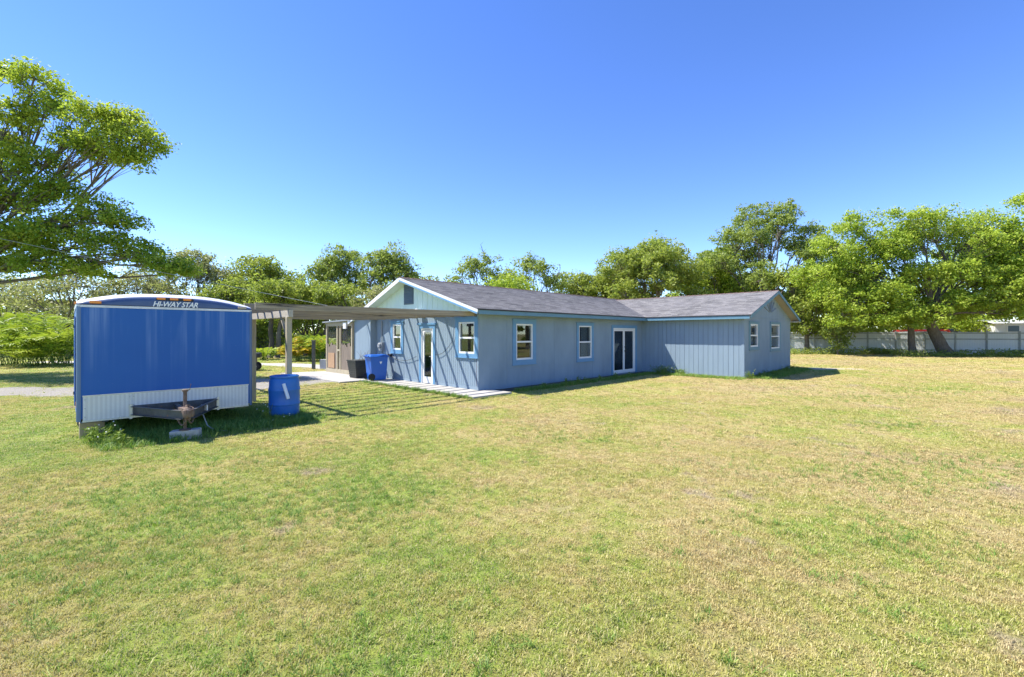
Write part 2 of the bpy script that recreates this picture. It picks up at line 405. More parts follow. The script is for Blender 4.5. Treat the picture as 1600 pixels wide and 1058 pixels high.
# hidden sides, floor, ceiling, partitions
m = MB(); m.box(-0.1, 17.28, 7.5, 7.64, 0, 2.3); m.box(17.14, 17.28, -4.30, 7.49, 0, WT); m.build('back_wall', M['stucco'], house)
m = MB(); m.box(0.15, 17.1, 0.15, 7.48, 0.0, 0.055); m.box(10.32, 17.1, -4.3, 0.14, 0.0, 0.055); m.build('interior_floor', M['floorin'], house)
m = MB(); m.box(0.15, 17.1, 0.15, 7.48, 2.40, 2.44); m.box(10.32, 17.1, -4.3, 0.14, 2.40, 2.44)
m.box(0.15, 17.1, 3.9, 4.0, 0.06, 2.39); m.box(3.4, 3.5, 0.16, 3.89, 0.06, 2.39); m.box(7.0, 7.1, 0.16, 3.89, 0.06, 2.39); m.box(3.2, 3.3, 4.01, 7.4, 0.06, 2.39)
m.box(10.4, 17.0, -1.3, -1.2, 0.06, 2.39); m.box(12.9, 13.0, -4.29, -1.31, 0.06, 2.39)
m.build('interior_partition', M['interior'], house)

# roof ------------------------------------------------------------
EZ, PM, RY, RZ = 2.517, 0.305, 3.87, 3.82
def zm(y): return EZ + PM * (y + 0.4)
RM = 0.37
def zb(y): return RZ - RM * (y - RY)
WX0, WRX, WRZ = 9.76, 13.72, 3.722
PW = (WRZ - EZ) / (WRX - WX0)
def zw(x): return EZ + PW * (WRX - WX0 - abs(x - WRX))
DT = 0.10
m = MB()
m.prism([(-0.4, -0.4, zm(-0.4)), (WX0, -0.4, zm(-.4)), (14.03, RY, RZ), (-0.4, RY, RZ)], DT, 0, 1, 1)
m.prism([(14.03, RY, RZ), (13.72, 3.56, zm(3.56)), (17.68, -0.4, zm(-.4)), (17.68, RY, RZ)], DT, 0, 1, 1)
m.prism([(-0.4, RY, RZ), (17.68, RY, RZ), (17.68, 7.94, zb(7.94)), (-0.4, 7.94, zb(7.94))], DT, 0, 1, 1)
roof = m.build('main_roof', [M['shingle'], M['mint']], house)
m = MB()
y = -0.43
while y < RY - 0.02:
    y1 = min(y + 0.132, RY); xr0, xr1 = WX0 + (y + 0.4) + 0.0, WX0 + (y1 + 0.4)
    b0, b1 = zm(y) + 0.016, zm(y1) + 0.004
    # long tabs with slightly uneven butts
    m.quad([(-0.42, y, b0), (xr0, y, b0), (xr1, y1, b1), (-0.42, y1, b1)])
    m.quad([(-0.42, y, b0 - 0.018), (xr0, y, b0 - 0.018), (xr0, y, b0), (-0.42, y, b0)])
    y = y1
m.build('shingle_course', M['shingle'], roof)
m = MB()
m.prism([(WX0, -4.8, EZ), (WRX, -4.8, WRZ), (WRX, 3.56, WRZ), (WX0, -0.4, EZ)], DT, 0, 1, 1)
m.prism([(WRX, -4.8, WRZ), (17.68, -4.8, EZ), (17.68, -0.4, EZ), (WRX, 3.56, WRZ)], DT, 0, 1, 1)
wroof = m.build('wing_roof', [M['shingle_w'], M['tan']], house)
m = MB(); x = WX0 - 0.03
while x < WRX - 0.02:
    x1 = min(x + 0.132, WRX); b0, b1 = zw(x) + 0.016, zw(x1) + 0.004; e0, e1 = x - WX0 - 0.4, x1 - WX0 - 0.4
    m.quad([(x, e0, b0), (x, -4.82, b0), (x1, -4.82, b1), (x1, e1, b1)])
    m.quad([(x, e0, b0 - 0.018), (x, -4.82, b0 - 0.018), (x, -4.82, b0), (x, e0, b0)])
    x = x1
m.build('shingle_course', M['shingle_w'], wroof)
m = MB()
def ridge_caps(mb, p0, p1, w, drop):
    p0, p1 = Vector(p0), Vector(p1); L = (p1 - p0).length; n = int(L / 0.28); d = (p1 - p0).normalized(); sd = Vector((-d.y, d.x, 0))
    for i in range(n):
        a = p0 + d * (i * L / n); b = p0 + d * ((i + 1) * L / n + 0.02); up = Vector((0, 0, 0.03)); lo = Vector((0, 0, 0.012))
        mb.quad([a + up, b + lo, b + sd * w + lo - Vector((0, 0, drop)), a + sd * w + up - Vector((0, 0, drop))])
        mb.quad([b + lo, a + up, a - sd * w + up - Vector((0, 0, drop)), b - sd * w + lo - Vector((0, 0, drop))])
ridge_caps(m, (-0.42, RY, RZ), (17.6, RY, RZ), 0.14, 0.045); m.build('ridge_cap', M['ridge'], roof)
m = MB(); ridge_caps(m, (WRX, -4.82, WRZ), (WRX, 3.56, WRZ), 0.14, 0.045); m.build('ridge_cap', M['ridge'], wroof)
# eaves
m = MB(); m.box(-0.38, WX0 - 0.022, -0.425, -0.403, 2.372, 2.50); m.box(WX0 - 0.025, WX0 - 0.003, -4.78, -0.403, 2.372, 2.50); m.build('fascia', M['fascia'], house)
m = MB(); m.box(-0.42, WX0 - 0.03, -0.445, -0.404, 2.495, 2.535); m.box(WX0 - 0.045, WX0 - 0.004, -4.82, -0.446, 2.495, 2.535); m.build('drip_edge', M['black'], house)
m = MB(); m.box(0.002, WX0 - 0.025, -0.402, -0.001, 2.385, 2.40); m.box(WX0 - 0.002, 10.158, -4.45, -0.403, 2.385, 2.40); m.build('soffit', M['siding'], house)
# rakes of the main gable
def rake(name, mat_, pts, w, h, par=house):
    mb = MB()
    for a, b in pts: mb.beam(a, b, w, h)
    return mb.build(name, mat_, par)
rake('rake_board', M['white'], [((-0.412, -0.41, zm(-0.41) - 0.075), (-0.412, RY, RZ - 0.075)), ((-0.412, RY + 0.01, RZ - 0.075), (-0.412, 7.9, zb(7.9) - 0.075))], 0.022, 0.14)
rake('rake_trim', M['trim'], [((-0.427, -0.41, zm(-0.41) - 0.115), (-0.427, RY, RZ - 0.115))], 0.012, 0.05)
rake('wing_rake_board', M['fascia'], [((WX0 + 0.0, -4.812, EZ - 0.07), (WRX, -4.812, WRZ - 0.07)), ((WRX + 0.01, -4.812, WRZ - 0.07), (17.68, -4.812, EZ - 0.07))], 0.022, 0.13)
m = MB(); m.box(17.68, 17.7, -4.8, -0.3, 2.37, 2.50); m.box(17.28, 17.68, -4.81, -4.44, 2.372, 2.388); m.build('far_fascia', M['white'], house)
# gable triangles
def gable(name, wf, pts, mat_):
    mb = MB(); f = [(wf.c, a, z) if wf.axis == 'x' else (a, wf.c, z) for a, z in pts]
    bk = [(p[0] + 0.1, p[1], p[2]) if wf.axis == 'x' else (p[0], p[1] + 0.1, p[2]) for p in f]
    mb.quad(f); mb.quad(bk[::-1]); n = len(f)
    for i in range(n): mb.quad([f[i], bk[i], bk[(i + 1) % n], f[(i + 1) % n]])
    return mb.build(name, mat_, house)
gab = gable('gable_panel', wG, [(0.0, WT + 0.002), (7.4, WT + 0.002), (7.0, zb(7.0) - 0.102), (RY, RZ - 0.102), (0.0, zm(0) - 0.102)], M['mint'])
m = MB()
for i in range(1, 24):   # board joints of the gable
    yy = 0.3 * i; top = (zm(yy) if yy < RY else zb(yy)) - 0.11
    if top > WT + 0.05 and not (3.55 < yy < 4.2): m = MB(); wG.box(m, yy, yy + 0.018, WT + 0.01, top, 0.001, 0.010); m.build('batten', M['mint'], gab)

vent = MB(); wG.box(vent, 3.56, 4.19, 2.86, 3.60, 0.001, 0.02); vent = vent.build('gable_vent', M['vent'], house)
for i in range(10):
    mb = MB(); z = 2.90 + i * 0.067; mb.prism([(-0.048, 3.60, z + 0.02), (-0.021, 3.60, z + 0.06), (-0.021, 4.15, z + 0.06), (-0.048, 4.15, z + 0.02)], 0.012); mb.build('louvre', M['vent'], vent)
gw = gable('wing_gable_panel', wE, [(10.16, WT + 0.002), (17.28, WT + 0.002), (17.28, zw(17.28) - 0.102), (WRX, WRZ - 0.102), (10.16, zw(10.16) - 0.102)], M['stucco'])
for k in range(7):      # sunburst sticks in the peak
    an = R(15 + 25 * k); mb = MB(); c = (WRX, wE.c - 0.012, 2.74); r1 = (0.95, 0.8, 0.72, 0.68, 0.72, 0.8, 0.95)[k]
    mb.beam((c[0] + 0.10 * math.cos(an), c[1], c[2] + 0.10 * math.sin(an)), (c[0] + r1 * math.cos(an), c[1], c[2] + r1 * math.sin(an) * 0.95), 0.03, 0.035, up=(0, 1, 0)); mb.build('sunburst_ray', M['ray'], gw)
m = MB(); wE.box(m, 10.16, 17.28, 2.46, 2.50, 0.001, 0.014); m.build('belt_board', M['stucco'], house)
m = MB(); m.box(10.15, 10.174, -4.469, -4.456, 0.02, 2.38); wS.box(m, -4.456, -4.36, 0.02, 2.38, 0.002, 0.016); m.build('corner_board', M['siding'], house)
m = MB(); wG.box(m, 0.0, 0.06, 0.16, 2.38, 0.003, 0.016); m.build('corner_board', M['siding'], house)

def window(wf, trim, wht, mats=None, split=0.5, head=0.0, name='window', trimm='trim'):
    """trim boards as the part; frame, sash rail and panes as sub-parts. trim/wht = (a0,a1,z0,z1)"""
    a0, a1, z0, z1 = trim; b0, b1, y0, y1 = wht; mb = MB()
    wf.box(mb, a0, b0, z0, z1, 0.002, 0.026); wf.box(mb, b1, a1, z0, z1, 0.002, 0.026)
    wf.box(mb, b0, b1, y1, z1, 0.002, 0.026); wf.box(mb, b0, b1, z0, y0, 0.002, 0.026)
    wf.box(mb, a0 - head, a1 + head, z1, z1 + 0.03, 0.002, 0.045)
    wf.box(mb, a0 - head * .4, a1 + head * .4, z0 - 0.03, z0, 0.002, 0.045)
    win = mb.build(name, M[trimm], house)
    f = 0.05; mb = MB()
    wf.box(mb, b0, b0 + f, y0, y1, -0.10, 0.012); wf.box(mb, b1 - f, b1, y0, y1, -0.10, 0.012)
    wf.box(mb, b0 + f, b1 - f, y1 - f, y1, -0.10, 0.012); wf.box(mb, b0 + f, b1 - f, y0, y0 + f * 1.2, -0.10, 0.014)
    mb.build('window_frame', M['white'], win)
    zm_ = y0 + (y1 - y0) * split
    mb = MB(); wf.box(mb, b0 + f, b1 - f, zm_ - 0.028, zm_ + 0.028, -0.06, 0.004); mb.build('sash_rail', M['white'], win)
    for q0, q1, d in ((y0 + f * 1.2, zm_ - 0.028, -0.03), (zm_ + 0.028, y1 - f, -0.045)):
        mb = MB(); wf.box(mb, b0 + f, b1 - f, q0, q1, d - 0.004, d); mb.build('pane', M['glass'], win)
    return win
window(wG, (0.03, 1.12, 1.05, 2.28), (0.18, 0.97, 1.16, 2.16), head=0.03)
window(wG, (4.24, 5.12, 1.06, 2.24), (4.39, 4.98, 1.18, 2.14), head=0.06)
window(wL, (1.48, 2.64, 0.76, 2.25), (1.64, 2.47, 0.91, 2.12), head=0.02)
window(wL, (5.03, 6.17, 0.71, 2.19), (5.16, 6.03, 0.82, 2.10), head=0.03)
window(wE, (10.73, 12.06, 1.13, 2.27), (10.89, 11.91, 1.24, 2.19), trimm='fascia')
window(wE, (13.68, 15.42, 1.00, 2.30), (13.85, 15.25, 1.10, 2.22), trimm='fascia')
# curtain in the near end-wall window, seen through the glass
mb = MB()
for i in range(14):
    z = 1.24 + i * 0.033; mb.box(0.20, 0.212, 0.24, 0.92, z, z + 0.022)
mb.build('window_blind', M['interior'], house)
M['curtain'] = mat('pale_curtain', (0.50, 0.48, 0.44), 0.9)
mb = MB()
for i in range(9): mb.beam((5.66 + i * 0.045, 0.22 + 0.012 * (i % 2), 0.8), (5.66 + i * 0.045, 0.22 + 0.012 * (i % 2), 2.15), 0.047, 0.01, up=(0, 1, 0))
mb.build('curtain', M['curtain'], house)
mb = MB()
for i in range(5): mb.beam((1.66 + i * 0.03, 0.22 + 0.012 * (i % 2), 0.85), (1.66 + i * 0.03, 0.22 + 0.012 * (i % 2), 2.15), 0.032, 0.01, up=(0, 1, 0))
mb.build('curtain', M['curtain'], house)
# single door on the end wall
mb = MB()
for a0, a1, z0, z1 in ((2.24, 2.36, 0.05, 2.10), (3.07, 3.19, 0.05, 2.10), (2.36, 3.07, 1.98, 2.10)): wG.box(mb, a0, a1, z0, z1, 0.002, 0.026)
wG.box(mb, 2.14, 3.29, 2.10, 2.16, 0.002, 0.05)
door = mb.build('door', M['trim'], house)
mb = MB()
for a0, a1, z0, z1 in ((2.36, 2.40, 0.05, 1.98), (3.03, 3.07, 0.05, 1.98), (2.40, 3.03, 1.94, 1.98)): wG.box(mb, a0, a1, z0, z1, -0.10, 0.014)
for a0, a1, z0, z1 in ((2.405, 2.50, 0.06, 1.93), (2.93, 3.025, 0.06, 1.93), (2.50, 2.93, 0.06, 0.28), (2.50, 2.93, 1.84, 1.93)): wG.box(mb, a0, a1, z0, z1, -0.06, -0.01)
mb.build('door_leaf', M['white'], door)
mb = MB(); wG.box(mb, 2.50, 2.93, 0.28, 1.84, -0.04, -0.034); mb.build('pane', M['glass'], door)
mb = MB(); mb.tube([(-0.02, 2.455, 1.0), (0.055 - 0.1, 2.455, 1.0), (-0.045, 2.53, 1.0)], 0.012, 8); mb.build('door_handle', M['metal'], door)
# french doors
mb = MB()
for a0, a1, z0, z1 in ((7.52, 7.64, 0.02, 2.15), (9.50, 9.66, 0.02, 2.15), (7.64, 9.50, 2.03, 2.15)): wL.box(mb, a0, a1, z0, z1, 0.002, 0.026)
fd = mb.build('french_door', M['trim'], house)
mb = MB()
for a0, a1, z0, z1 in ((7.64, 7.70, 0.06, 2.03), (9.44, 9.50, 0.06, 2.03), (7.70, 9.44, 1.97, 2.03), (7.70, 9.44, 0.06, 0.10)): wL.box(mb, a0, a1, z0, z1, -0.10, 0.014)
mb.build('door_frame', M['white'], fd)
for q0, q1 in ((7.705, 8.567), (8.573, 9.435)):
    mb = MB()
    for a0, a1, z0, z1 in ((q0, q0 + .065, .105, 1.965), (q1 - .065, q1, .105, 1.965), (q0 + .065, q1 - .065, 1.90, 1.965), (q0 + .065, q1 - .065, .105, .20)): wL.box(mb, a0, a1, z0, z1, -0.06, -0.012)
    mb.build('door_leaf', M['white'], fd)
    mb = MB(); wL.box(mb, q0 + .065, q1 - .065, .20, 1.90, -0.04, -0.034); mb.build('pane', M['glass'], fd)
mb = MB(); mb.lathe([(0.03, 0.012), (0.03, -0.005), (0.014, -0.01), (0.014, -0.045), (0.032, -0.05), (0.032, -0.08), (0.01, -0.085)], 12, (8.63, 0.0, 1.02), axis='y')
mb.lathe([(0.028, 0.012), (0.028, -0.02), (0.01, -0.022)], 12, (8.63, 0.0, 1.2), axis='y'); mb.build('door_knob', M['black'], fd)
# electric meter, conduit, vent, cables on the end wall
mb = MB(); wG.box(mb, 5.62, 5.88, 1.12, 1.44, 0.003, 0.11); mb.lathe([(0.10, -0.11), (0.10, -0.17), (0.08, -0.2)], 16, (0, 5.75, 1.32), axis='x')
mt = mb.build('electric_meter', M['greymetal'], house)
mb = MB(); mb.tube([(-0.04, 5.75, 1.12), (-0.04, 5.75, 0.1)], 0.022, 8); mb.tube([(-0.04, 5.75, 1.44), (-0.04, 5.75, 2.3)], 0.022, 8); mb.build('conduit', M['greymetal'], mt)
mb = MB(); mb.box(-0.10, -0.003, 5.02, 5.22, 0.92, 1.0); mb.build('outlet_box', M['black'], house)
rc = random.Random(9)
def cable(a, b, sag, rad, name='cable', par=house, mat_='black'):
    pts = []
    for i in range(19):
        t = i / 18; p = Vector(a).lerp(Vector(b), t); p.z -= sag * 4 * t * (1 - t) + rc.uniform(-.006, .006); pts.append(p)
    return MB().tube(pts, rad, 5).build(name, M[mat_], par)
cable((-0.03, 5.1, 0.95), (-0.05, 3.3, 0.98), 0.17, 0.007); cable((-0.05, 2.18, 1.08), (-0.03, 1.22, 1.62), 0.16, 0.007); cable((-0.03, 1.24, 1.62), (-0.05, 1.16, 1.95), 0.0, 0.006)
# flood light under the gable
mb = MB(); mb.tube([(-0.001, 3.05, 2.6), (-0.12, 3.05, 2.6)], 0.05, 12); mb.lathe([(0.05, 0.06), (0.09, 0.03), (0.17, -0.06), (0.18, -0.09)], 18, (-0.22, 3.05, 2.60)); mb.build('flood_light', M['white'], house, smooth='auto')

# screened porch at the far end of the end wall -------------------
px = -0.254
mb = MB()
for yy in (7.66, 8.75, 9.05, 10.15): mb.box(px - 0.09, px, yy, yy + 0.09, 0.05, 2.28)
mb.box(px - 0.088, px - 0.002, 7.76, 10.14, 2.12, 2.27); mb.box(px - 0.088, px - 0.002, 7.76, 10.14, 0.05, 0.22)
mb.box(px + 3.0, px + 3.09, 10.15, 10.24, 0.05, 2.28); mb.box(px + 0.002, px + 3.0, 10.152, 10.238, 2.12, 2.27)
porch = mb.build('porch_frame', M['post_wood'], house)
mb = MB(); mb.prism([(px - 0.2, 7.66, 2.40), (px + 3.2, 7.66, 2.40), (px + 3.2, 10.4, 2.34), (px - 0.2, 10.4, 2.34)], 0.06); mb.build('porch_roof', M['greymetal'], house)
mb = MB(); mb.quad([(px - 0.03, 7.76, 1.2), (px - 0.03, 10.14, 1.2), (px - 0.03, 10.14, 2.12), (px - 0.03, 7.76, 2.12)]); mb.build('insect_screen', M['screen'], porch)
yy = 7.78; k = 0
while yy < 10.1:
    if not (8.73 < yy + .05 < 9.15):
        mb = MB(); mb.box(px - 0.075, px - 0.05, yy, yy + 0.105, 0.22, 1.30 + 0.05 * math.sin(k * 1.3) + (0.04 if k % 3 else -.05)); mb.build('picket', M['bamboo'], porch)
    yy += 0.115; k += 1
mb = MB(); mb.box(px - 0.10, px - 0.076, 9.35, 9.98, 0.25, 0.92); mb.build('plywood_patch', M['ply'], porch)
mb = MB(); mb.box(px - 0.16, px - 0.09, 8.10, 8.36, 2.0, 2.26); mb.build('porch_light', M['white'], porch)
mb = MB(); mb.box(px - 0.095, px - 0.04, 8.84, 9.05, 1.02, 1.10); mb.build('gate_rail', M['post_wood'], porch)

# ------------------------------------------------------------------ pergola
perg = empty('wooden_pergola', HL(-5.47, 0.2), AX); tag(perg, 'weathered grey wooden pergola with parallel slats reaching to the house end wall', 'pergola')
rw = random.Random(12)
for k in range(13):
    y = 0.15 + 0.54 * k - 0.2; xe = 5.455 if y + 0.2 < 6.2 else 5.2; mb = MB(); d = rw.uniform(-.022, .022); e = rw.uniform(-.06, .06)
    mb.prism([(-0.72 + e, y - .02, 2.455 + d), (-0.72 + e, y + .02, 2.455 + d), (2.4, y + .02 + d, 2.46), (xe, y + .02, 2.475), (xe, y - .02, 2.475), (2.4, y - .02 + d, 2.46)], 0.14)
    mb.build('slat', M['old_wood'], perg)
mb = MB(); mb.box(-0.045, 0.045, -0.12, 7.0, 2.165, 2.318); mb.build('header_beam', M['header_wood'], perg)
for y in (0.02, 2.55, 5.1, 6.8):
    mb = MB(); mb.box(-0.055, 0.055, y - 0.055, y + 0.055, -0.1, 2.164); p = mb.build('post', M['post_wood'], perg, bevel=0.006)
    if y < 6: mb = MB(); mb.beam((0, y + 0.05, 1.72), (0, y + 0.44, 2.16), 0.04, 0.09); mb.build('brace', M['post_wood'], p)

# ------------------------------------------------------------------ cargo trailer
def mat_trailer():
    m, t, p = newmat('faded_blue_aluminium')
    co = t.new('ShaderNodeTexCoord').outputs['Object']
    base = t.mix(t.noise(co, 1.1, 4, 0.6), (0.012, 0.100, 0.37), (0.022, 0.130, 0.43))
    st = t.noise(t.mapping(co, (9, 9, 0.22)), 1.0, 4, 0.65)          # chalky runs below the roof seam
    st2 = t.noise(t.mapping(co, (2.0, 2.0, 0.5)), 1.0, 3, 0.5)
    sep = t.new('ShaderNodeSeparateXYZ'); t.link(co, sep.inputs[0])
    hi = t.new('ShaderNodeMapRange'); hi.inputs[1].default_value = 1.1; hi.inputs[2].default_value = 2.25; t.link(sep.outputs['Z'], hi.inputs[0])
    f = t.math('MULTIPLY', t.math('MULTIPLY', t.ramp(st, [(0.45, 0.0), (0.68, 0.95)]), t.ramp(st2, [(0.42, 0.0), (0.62, 1.0)])), t.math('ADD', hi.outputs[0], 0.08))
    c = t.mix(f, base, (0.20, 0.32, 0.58))
    sp = t.noise(co, 55, 2, 0.5)
    c = t.mix(t.ramp(sp, [(0.74, 0.0), (0.77, 0.5)]), c, (0.4, 0.46, 0.55))
    t.link(c, p.inputs['Base Color']); p.inputs['Roughness'].default_value = 0.45; p.inputs['Specular IOR Level'].default_value = 0.3
    b = t.new('ShaderNodeBump'); b.inputs['Strength'].default_value = 0.22; b.inputs['Distance'].default_value = 0.02
    t.link(t.noise(t.mapping(co, (1.2, 1.2, .8)), 1.6, 3, 0.5), b.inputs['Height']); t.link(b.outputs[0], p.inputs['Normal']); return m
M['tblue'] = mat_trailer()
M['tcap'] = mat('faded_blue_cap', (0.045, 0.085, 0.19), 0.38, c2=(0.075, 0.12, 0.23), vscale=3)
M['twhite'] = mat('white_roof_and_sky_sheen', (0.74, 0.75, 0.78), 0.4, var=0.12, vscale=2.5)
M['alu'] = mat('brushed_aluminium', (0.62, 0.63, 0.62), 0.42, 0.75, c2=(0.45, 0.46, 0.46), vscale=5)
def mat_plate():
    m, t, p = newmat('diamond_plate')
    co = t.new('ShaderNodeTexCoord').outputs['Object']
    wv = t.new('ShaderNodeTexWave'); wv.wave_type = 'BANDS'; wv.bands_direction = 'X'; wv.inputs['Scale'].default_value = 5.2; t.link(co, wv.inputs['Vector'])
    ck = t.new('ShaderNodeTexChecker'); ck.inputs['Scale'].default_value = 62; t.link(t.mapping(co, (1, 0, 1), (0, R(45), 0)), ck.inputs['Vector'])
    c = t.mix(t.noise(co, 3, 4, 0.6), (0.80, 0.79, 0.74), (0.66, 0.66, 0.62)); c = t.mix(t.ramp(wv.outputs['Fac'], [(0.35, 0.35), (0.8, 0.0)]), c, (0.48, 0.47, 0.45))
    t.link(c, p.inputs['Base Color']); p.inputs['Metallic'].default_value = 0.1; p.inputs['Roughness'].default_value = 0.5
    b = t.new('ShaderNodeBump'); b.inputs['Strength'].default_value = 0.5; b.inputs['Distance'].default_value = 0.004
    t.link(ck.outputs['Fac'], b.inputs['Height']); t.link(b.outputs[0], p.inputs['Normal']); return m
M['plate'] = mat_plate(); M['tpost'] = mat('dull_corner_trim', (0.10, 0.17, 0.30), 0.4, 0.2)
M['amber'] = mat('amber_lens', (0.80, 0.26, 0.02), 0.25); M['clear_lens'] = mat('bleached_lens', (0.42, 0.36, 0.30), 0.3)
M['tframe'] = mat('black_frame_paint', (0.035, 0.038, 0.042), 0.5, c2=(0.10, 0.10, 0.10), vscale=7, patch=((0.20, 0.09, 0.045), 0.60, 9))
M['rust'] = mat('rusty_steel', (0.10, 0.052, 0.034), 0.8, c2=(0.20, 0.15, 0.12), vscale=14, bump=0.4, bscale=30)
M['rubber'] = mat('tyre_rubber', (0.022, 0.022, 0.024), 0.85); M['letter'] = mat('white_lettering', (0.85, 0.87, 0.88), 0.5)
M['block'] = mat('concrete_block', (0.55, 0.52, 0.47), 0.95, c2=(0.36, 0.34, 0.30), vscale=6, bump=0.8, bscale=30)
M['lumber'] = mat('raw_lumber', (0.45, 0.36, 0.22), 0.85, var=0.3, vscale=4)

TW, TL, Z0, ZP, Z1 = 2.6, 3.7, 0.34, 0.75, 2.26
tr = empty('cargo_trailer', HL(-8.896, -0.062), AX - R(1.0)); tag(tr, 'parked dark blue enclosed cargo trailer with lettering and silver plate skirt', 'trailer')
# local: x across the front (left to right), y back, z up
def ztop(x):
    q = (x - TW / 2) / (TW / 2); return 2.35 + 0.18 * (1 - abs(q) ** 2.6)
mb = MB(); rc_ = 0.045
def outline(z, inset=0.0, n=6):
    pts = []
    for cx, cy, a0 in ((rc_, rc_, 180), (TW - rc_, rc_, 270), (TW - rc_, TL - rc_, 0), (rc_, TL - rc_, 90)):
        for k in range(n + 1):
            a = R(a0 + 90 * k / n); pts.append((cx + (rc_ - inset) * math.cos(a), cy + (rc_ - inset) * math.sin(a), z))
    return pts
def wallring(mb, z0, z1, inset=0.0, mi=0):
    a, b = outline(z0, inset), outline(z1, inset); n = len(a)
    for i in range(n): j = (i + 1) % n; mb.quad([a[i], a[j], b[j], b[i]], mi)
wallring(mb, ZP - .01, Z1 + 0.01); mb.quad(outline(Z0 + 0.03)[::-1]); wallring(mb, Z0 + 0.03, ZP, 0.004)
mb.build('body', M['tblue'], tr, smooth='auto')
# plate skirt along the front in three sheets, with rivets
for x0, x1 in ((0.075, 0.700), (0.703, 1.985), (1.988, TW - 0.075)):
    mb = MB(); mb.box(x0, x1, -0.007, 0.01, Z0, ZP); sk = mb.build('plate_skirt', M['plate'], tr)
    mb = MB()
    for i in range(3):
        for xx in (x0 + 0.025, x1 - 0.025): mb.lathe([(0.010, 0.0), (0.008, -0.006), (0.002, -0.008)], 6, (xx, -0.007, Z0 + 0.06 + i * 0.145), axis='y')
    mb.build('rivet', M['alu'], sk)
mb = MB(); mb.box(0.07, TW - 0.07, -0.014, 0.0, ZP - 0.008, ZP + 0.012); mb.box(0.07, TW - .07, -0.016, 0.0, Z0 - 0.025, Z0 + 0.005); mb.build('skirt_trim', M['alu'], tr)
# rounded aluminium corner posts
for cx, a0 in ((rc_, 180), (TW - rc_, 270)):
    mb = MB()
    for k in range(8):
        a, b = R(a0 - 6 + 102 * k / 8), R(a0 - 6 + 102 * (k + 1) / 8); r = rc_ + 0.008
        P = [(cx + r * math.cos(q), rc_ + r * math.sin(q)) for q in (a, b)]
        mb.quad([(*P[0], Z0 - .01), (*P[1], Z0 - .01), (*P[1], Z1), (*P[0], Z1)])
    mb.build('corner_post', M['tpost'], tr, smooth=True)
# domed front cap and roof
mb = MB(); NX = 48; rf = 0.15; NP = 9
rows = []
for i in range(NX + 1):
    x = TW * i / NX; zt = ztop(x); row = [(x, 0.0, Z1)]
    if i in (0, NX): pass
    hz = max(0.05, min(rf, zt - Z1 - 0.02)); dy0 = 0.0
    ed = min(x, TW - x); yo = 0.0 if ed > rc_ else rc_ - math.sqrt(max(0, rc_ ** 2 - (rc_ - ed) ** 2))
    row = [(x, yo, Z1), (x, yo, zt - hz)]
    for k in range(1, NP):
        a = R(90 * k / (NP - 1)); row.append((x, yo + 0.26 * (1 - math.cos(a)), zt - hz + hz * math.sin(a)))
    row += [(x, 1.5, zt + 0.02), (x, TL - 0.1, zt + 0.01), (x, TL, zt - 0.06), (x, TL, Z1)]
    rows.append(row)
for i in range(NX):
    for k in range(len(rows[0]) - 1):
        mb.quad([rows[i][k], rows[i + 1][k], rows[i + 1][k + 1], rows[i][k + 1]], 0 if k < 4 else 1)  # upper bend white like the roof: sky reflection put into the colour, plus fading
for i in (0, NX):
    pts = rows[i] if i else rows[i][::-1]; mb.quad(pts, 1)
import bmesh
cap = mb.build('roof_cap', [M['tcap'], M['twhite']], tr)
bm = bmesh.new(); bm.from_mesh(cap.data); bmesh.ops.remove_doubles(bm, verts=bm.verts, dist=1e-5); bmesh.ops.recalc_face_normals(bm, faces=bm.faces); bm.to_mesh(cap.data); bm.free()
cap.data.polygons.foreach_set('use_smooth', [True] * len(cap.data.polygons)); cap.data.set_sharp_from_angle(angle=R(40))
mb = MB(); o1 = outline(Z1 - 0.02, -0.008); o2 = outline(Z1 + 0.018, -0.008); n = len(o1)
for i in range(n): j = (i + 1) % n; mb.quad([o1[i], o1[j], o2[j], o2[i]])
mb.build('seam_rail', M['alu'], tr, smooth='auto')
mb = MB(); o1 = outline(Z1 + 0.019, -0.004); o2 = outline(Z1 + 0.03, -0.004)
for i in range(n): j = (i + 1) % n; mb.quad([o1[i], o1[j], o2[j], o2[i]])
mb.build('seam_gasket', M['black'], tr)
def lens(x, z, w, h, matn, y=-0.022, par=tr):
    mb = MB(); mb.box(x - w / 2, x + w / 2, y, y + 0.05, z - h / 2, z + h / 2); return mb.build('marker_light', M[matn], par, bevel=0.01)
lens(0.23, 2.327, 0.15, 0.045, 'amber'); lens(2.42, 2.32, 0.15, 0.045, 'clear_lens', -0.016)
mb = MB(); mb.box(1.04, 1.60, -0.012, 0.06, 2.405, 2.455); hz_ = mb.build('light_bar', M['black'], tr, bevel=0.01)
for x in (1.11, 1.30, 1.50):
    mb = MB(); mb.box(x - 0.062, x + 0.062, -0.034, -0.012, 2.412, 2.452); mb.build('amber_lens', M['amber'], hz_, bevel=0.008)
mb = MB(); mb.box(-0.03, 0.03, 0.16, 0.30, 2.29, 2.33); mb.build('marker_light', M['amber'], tr, bevel=0.008)
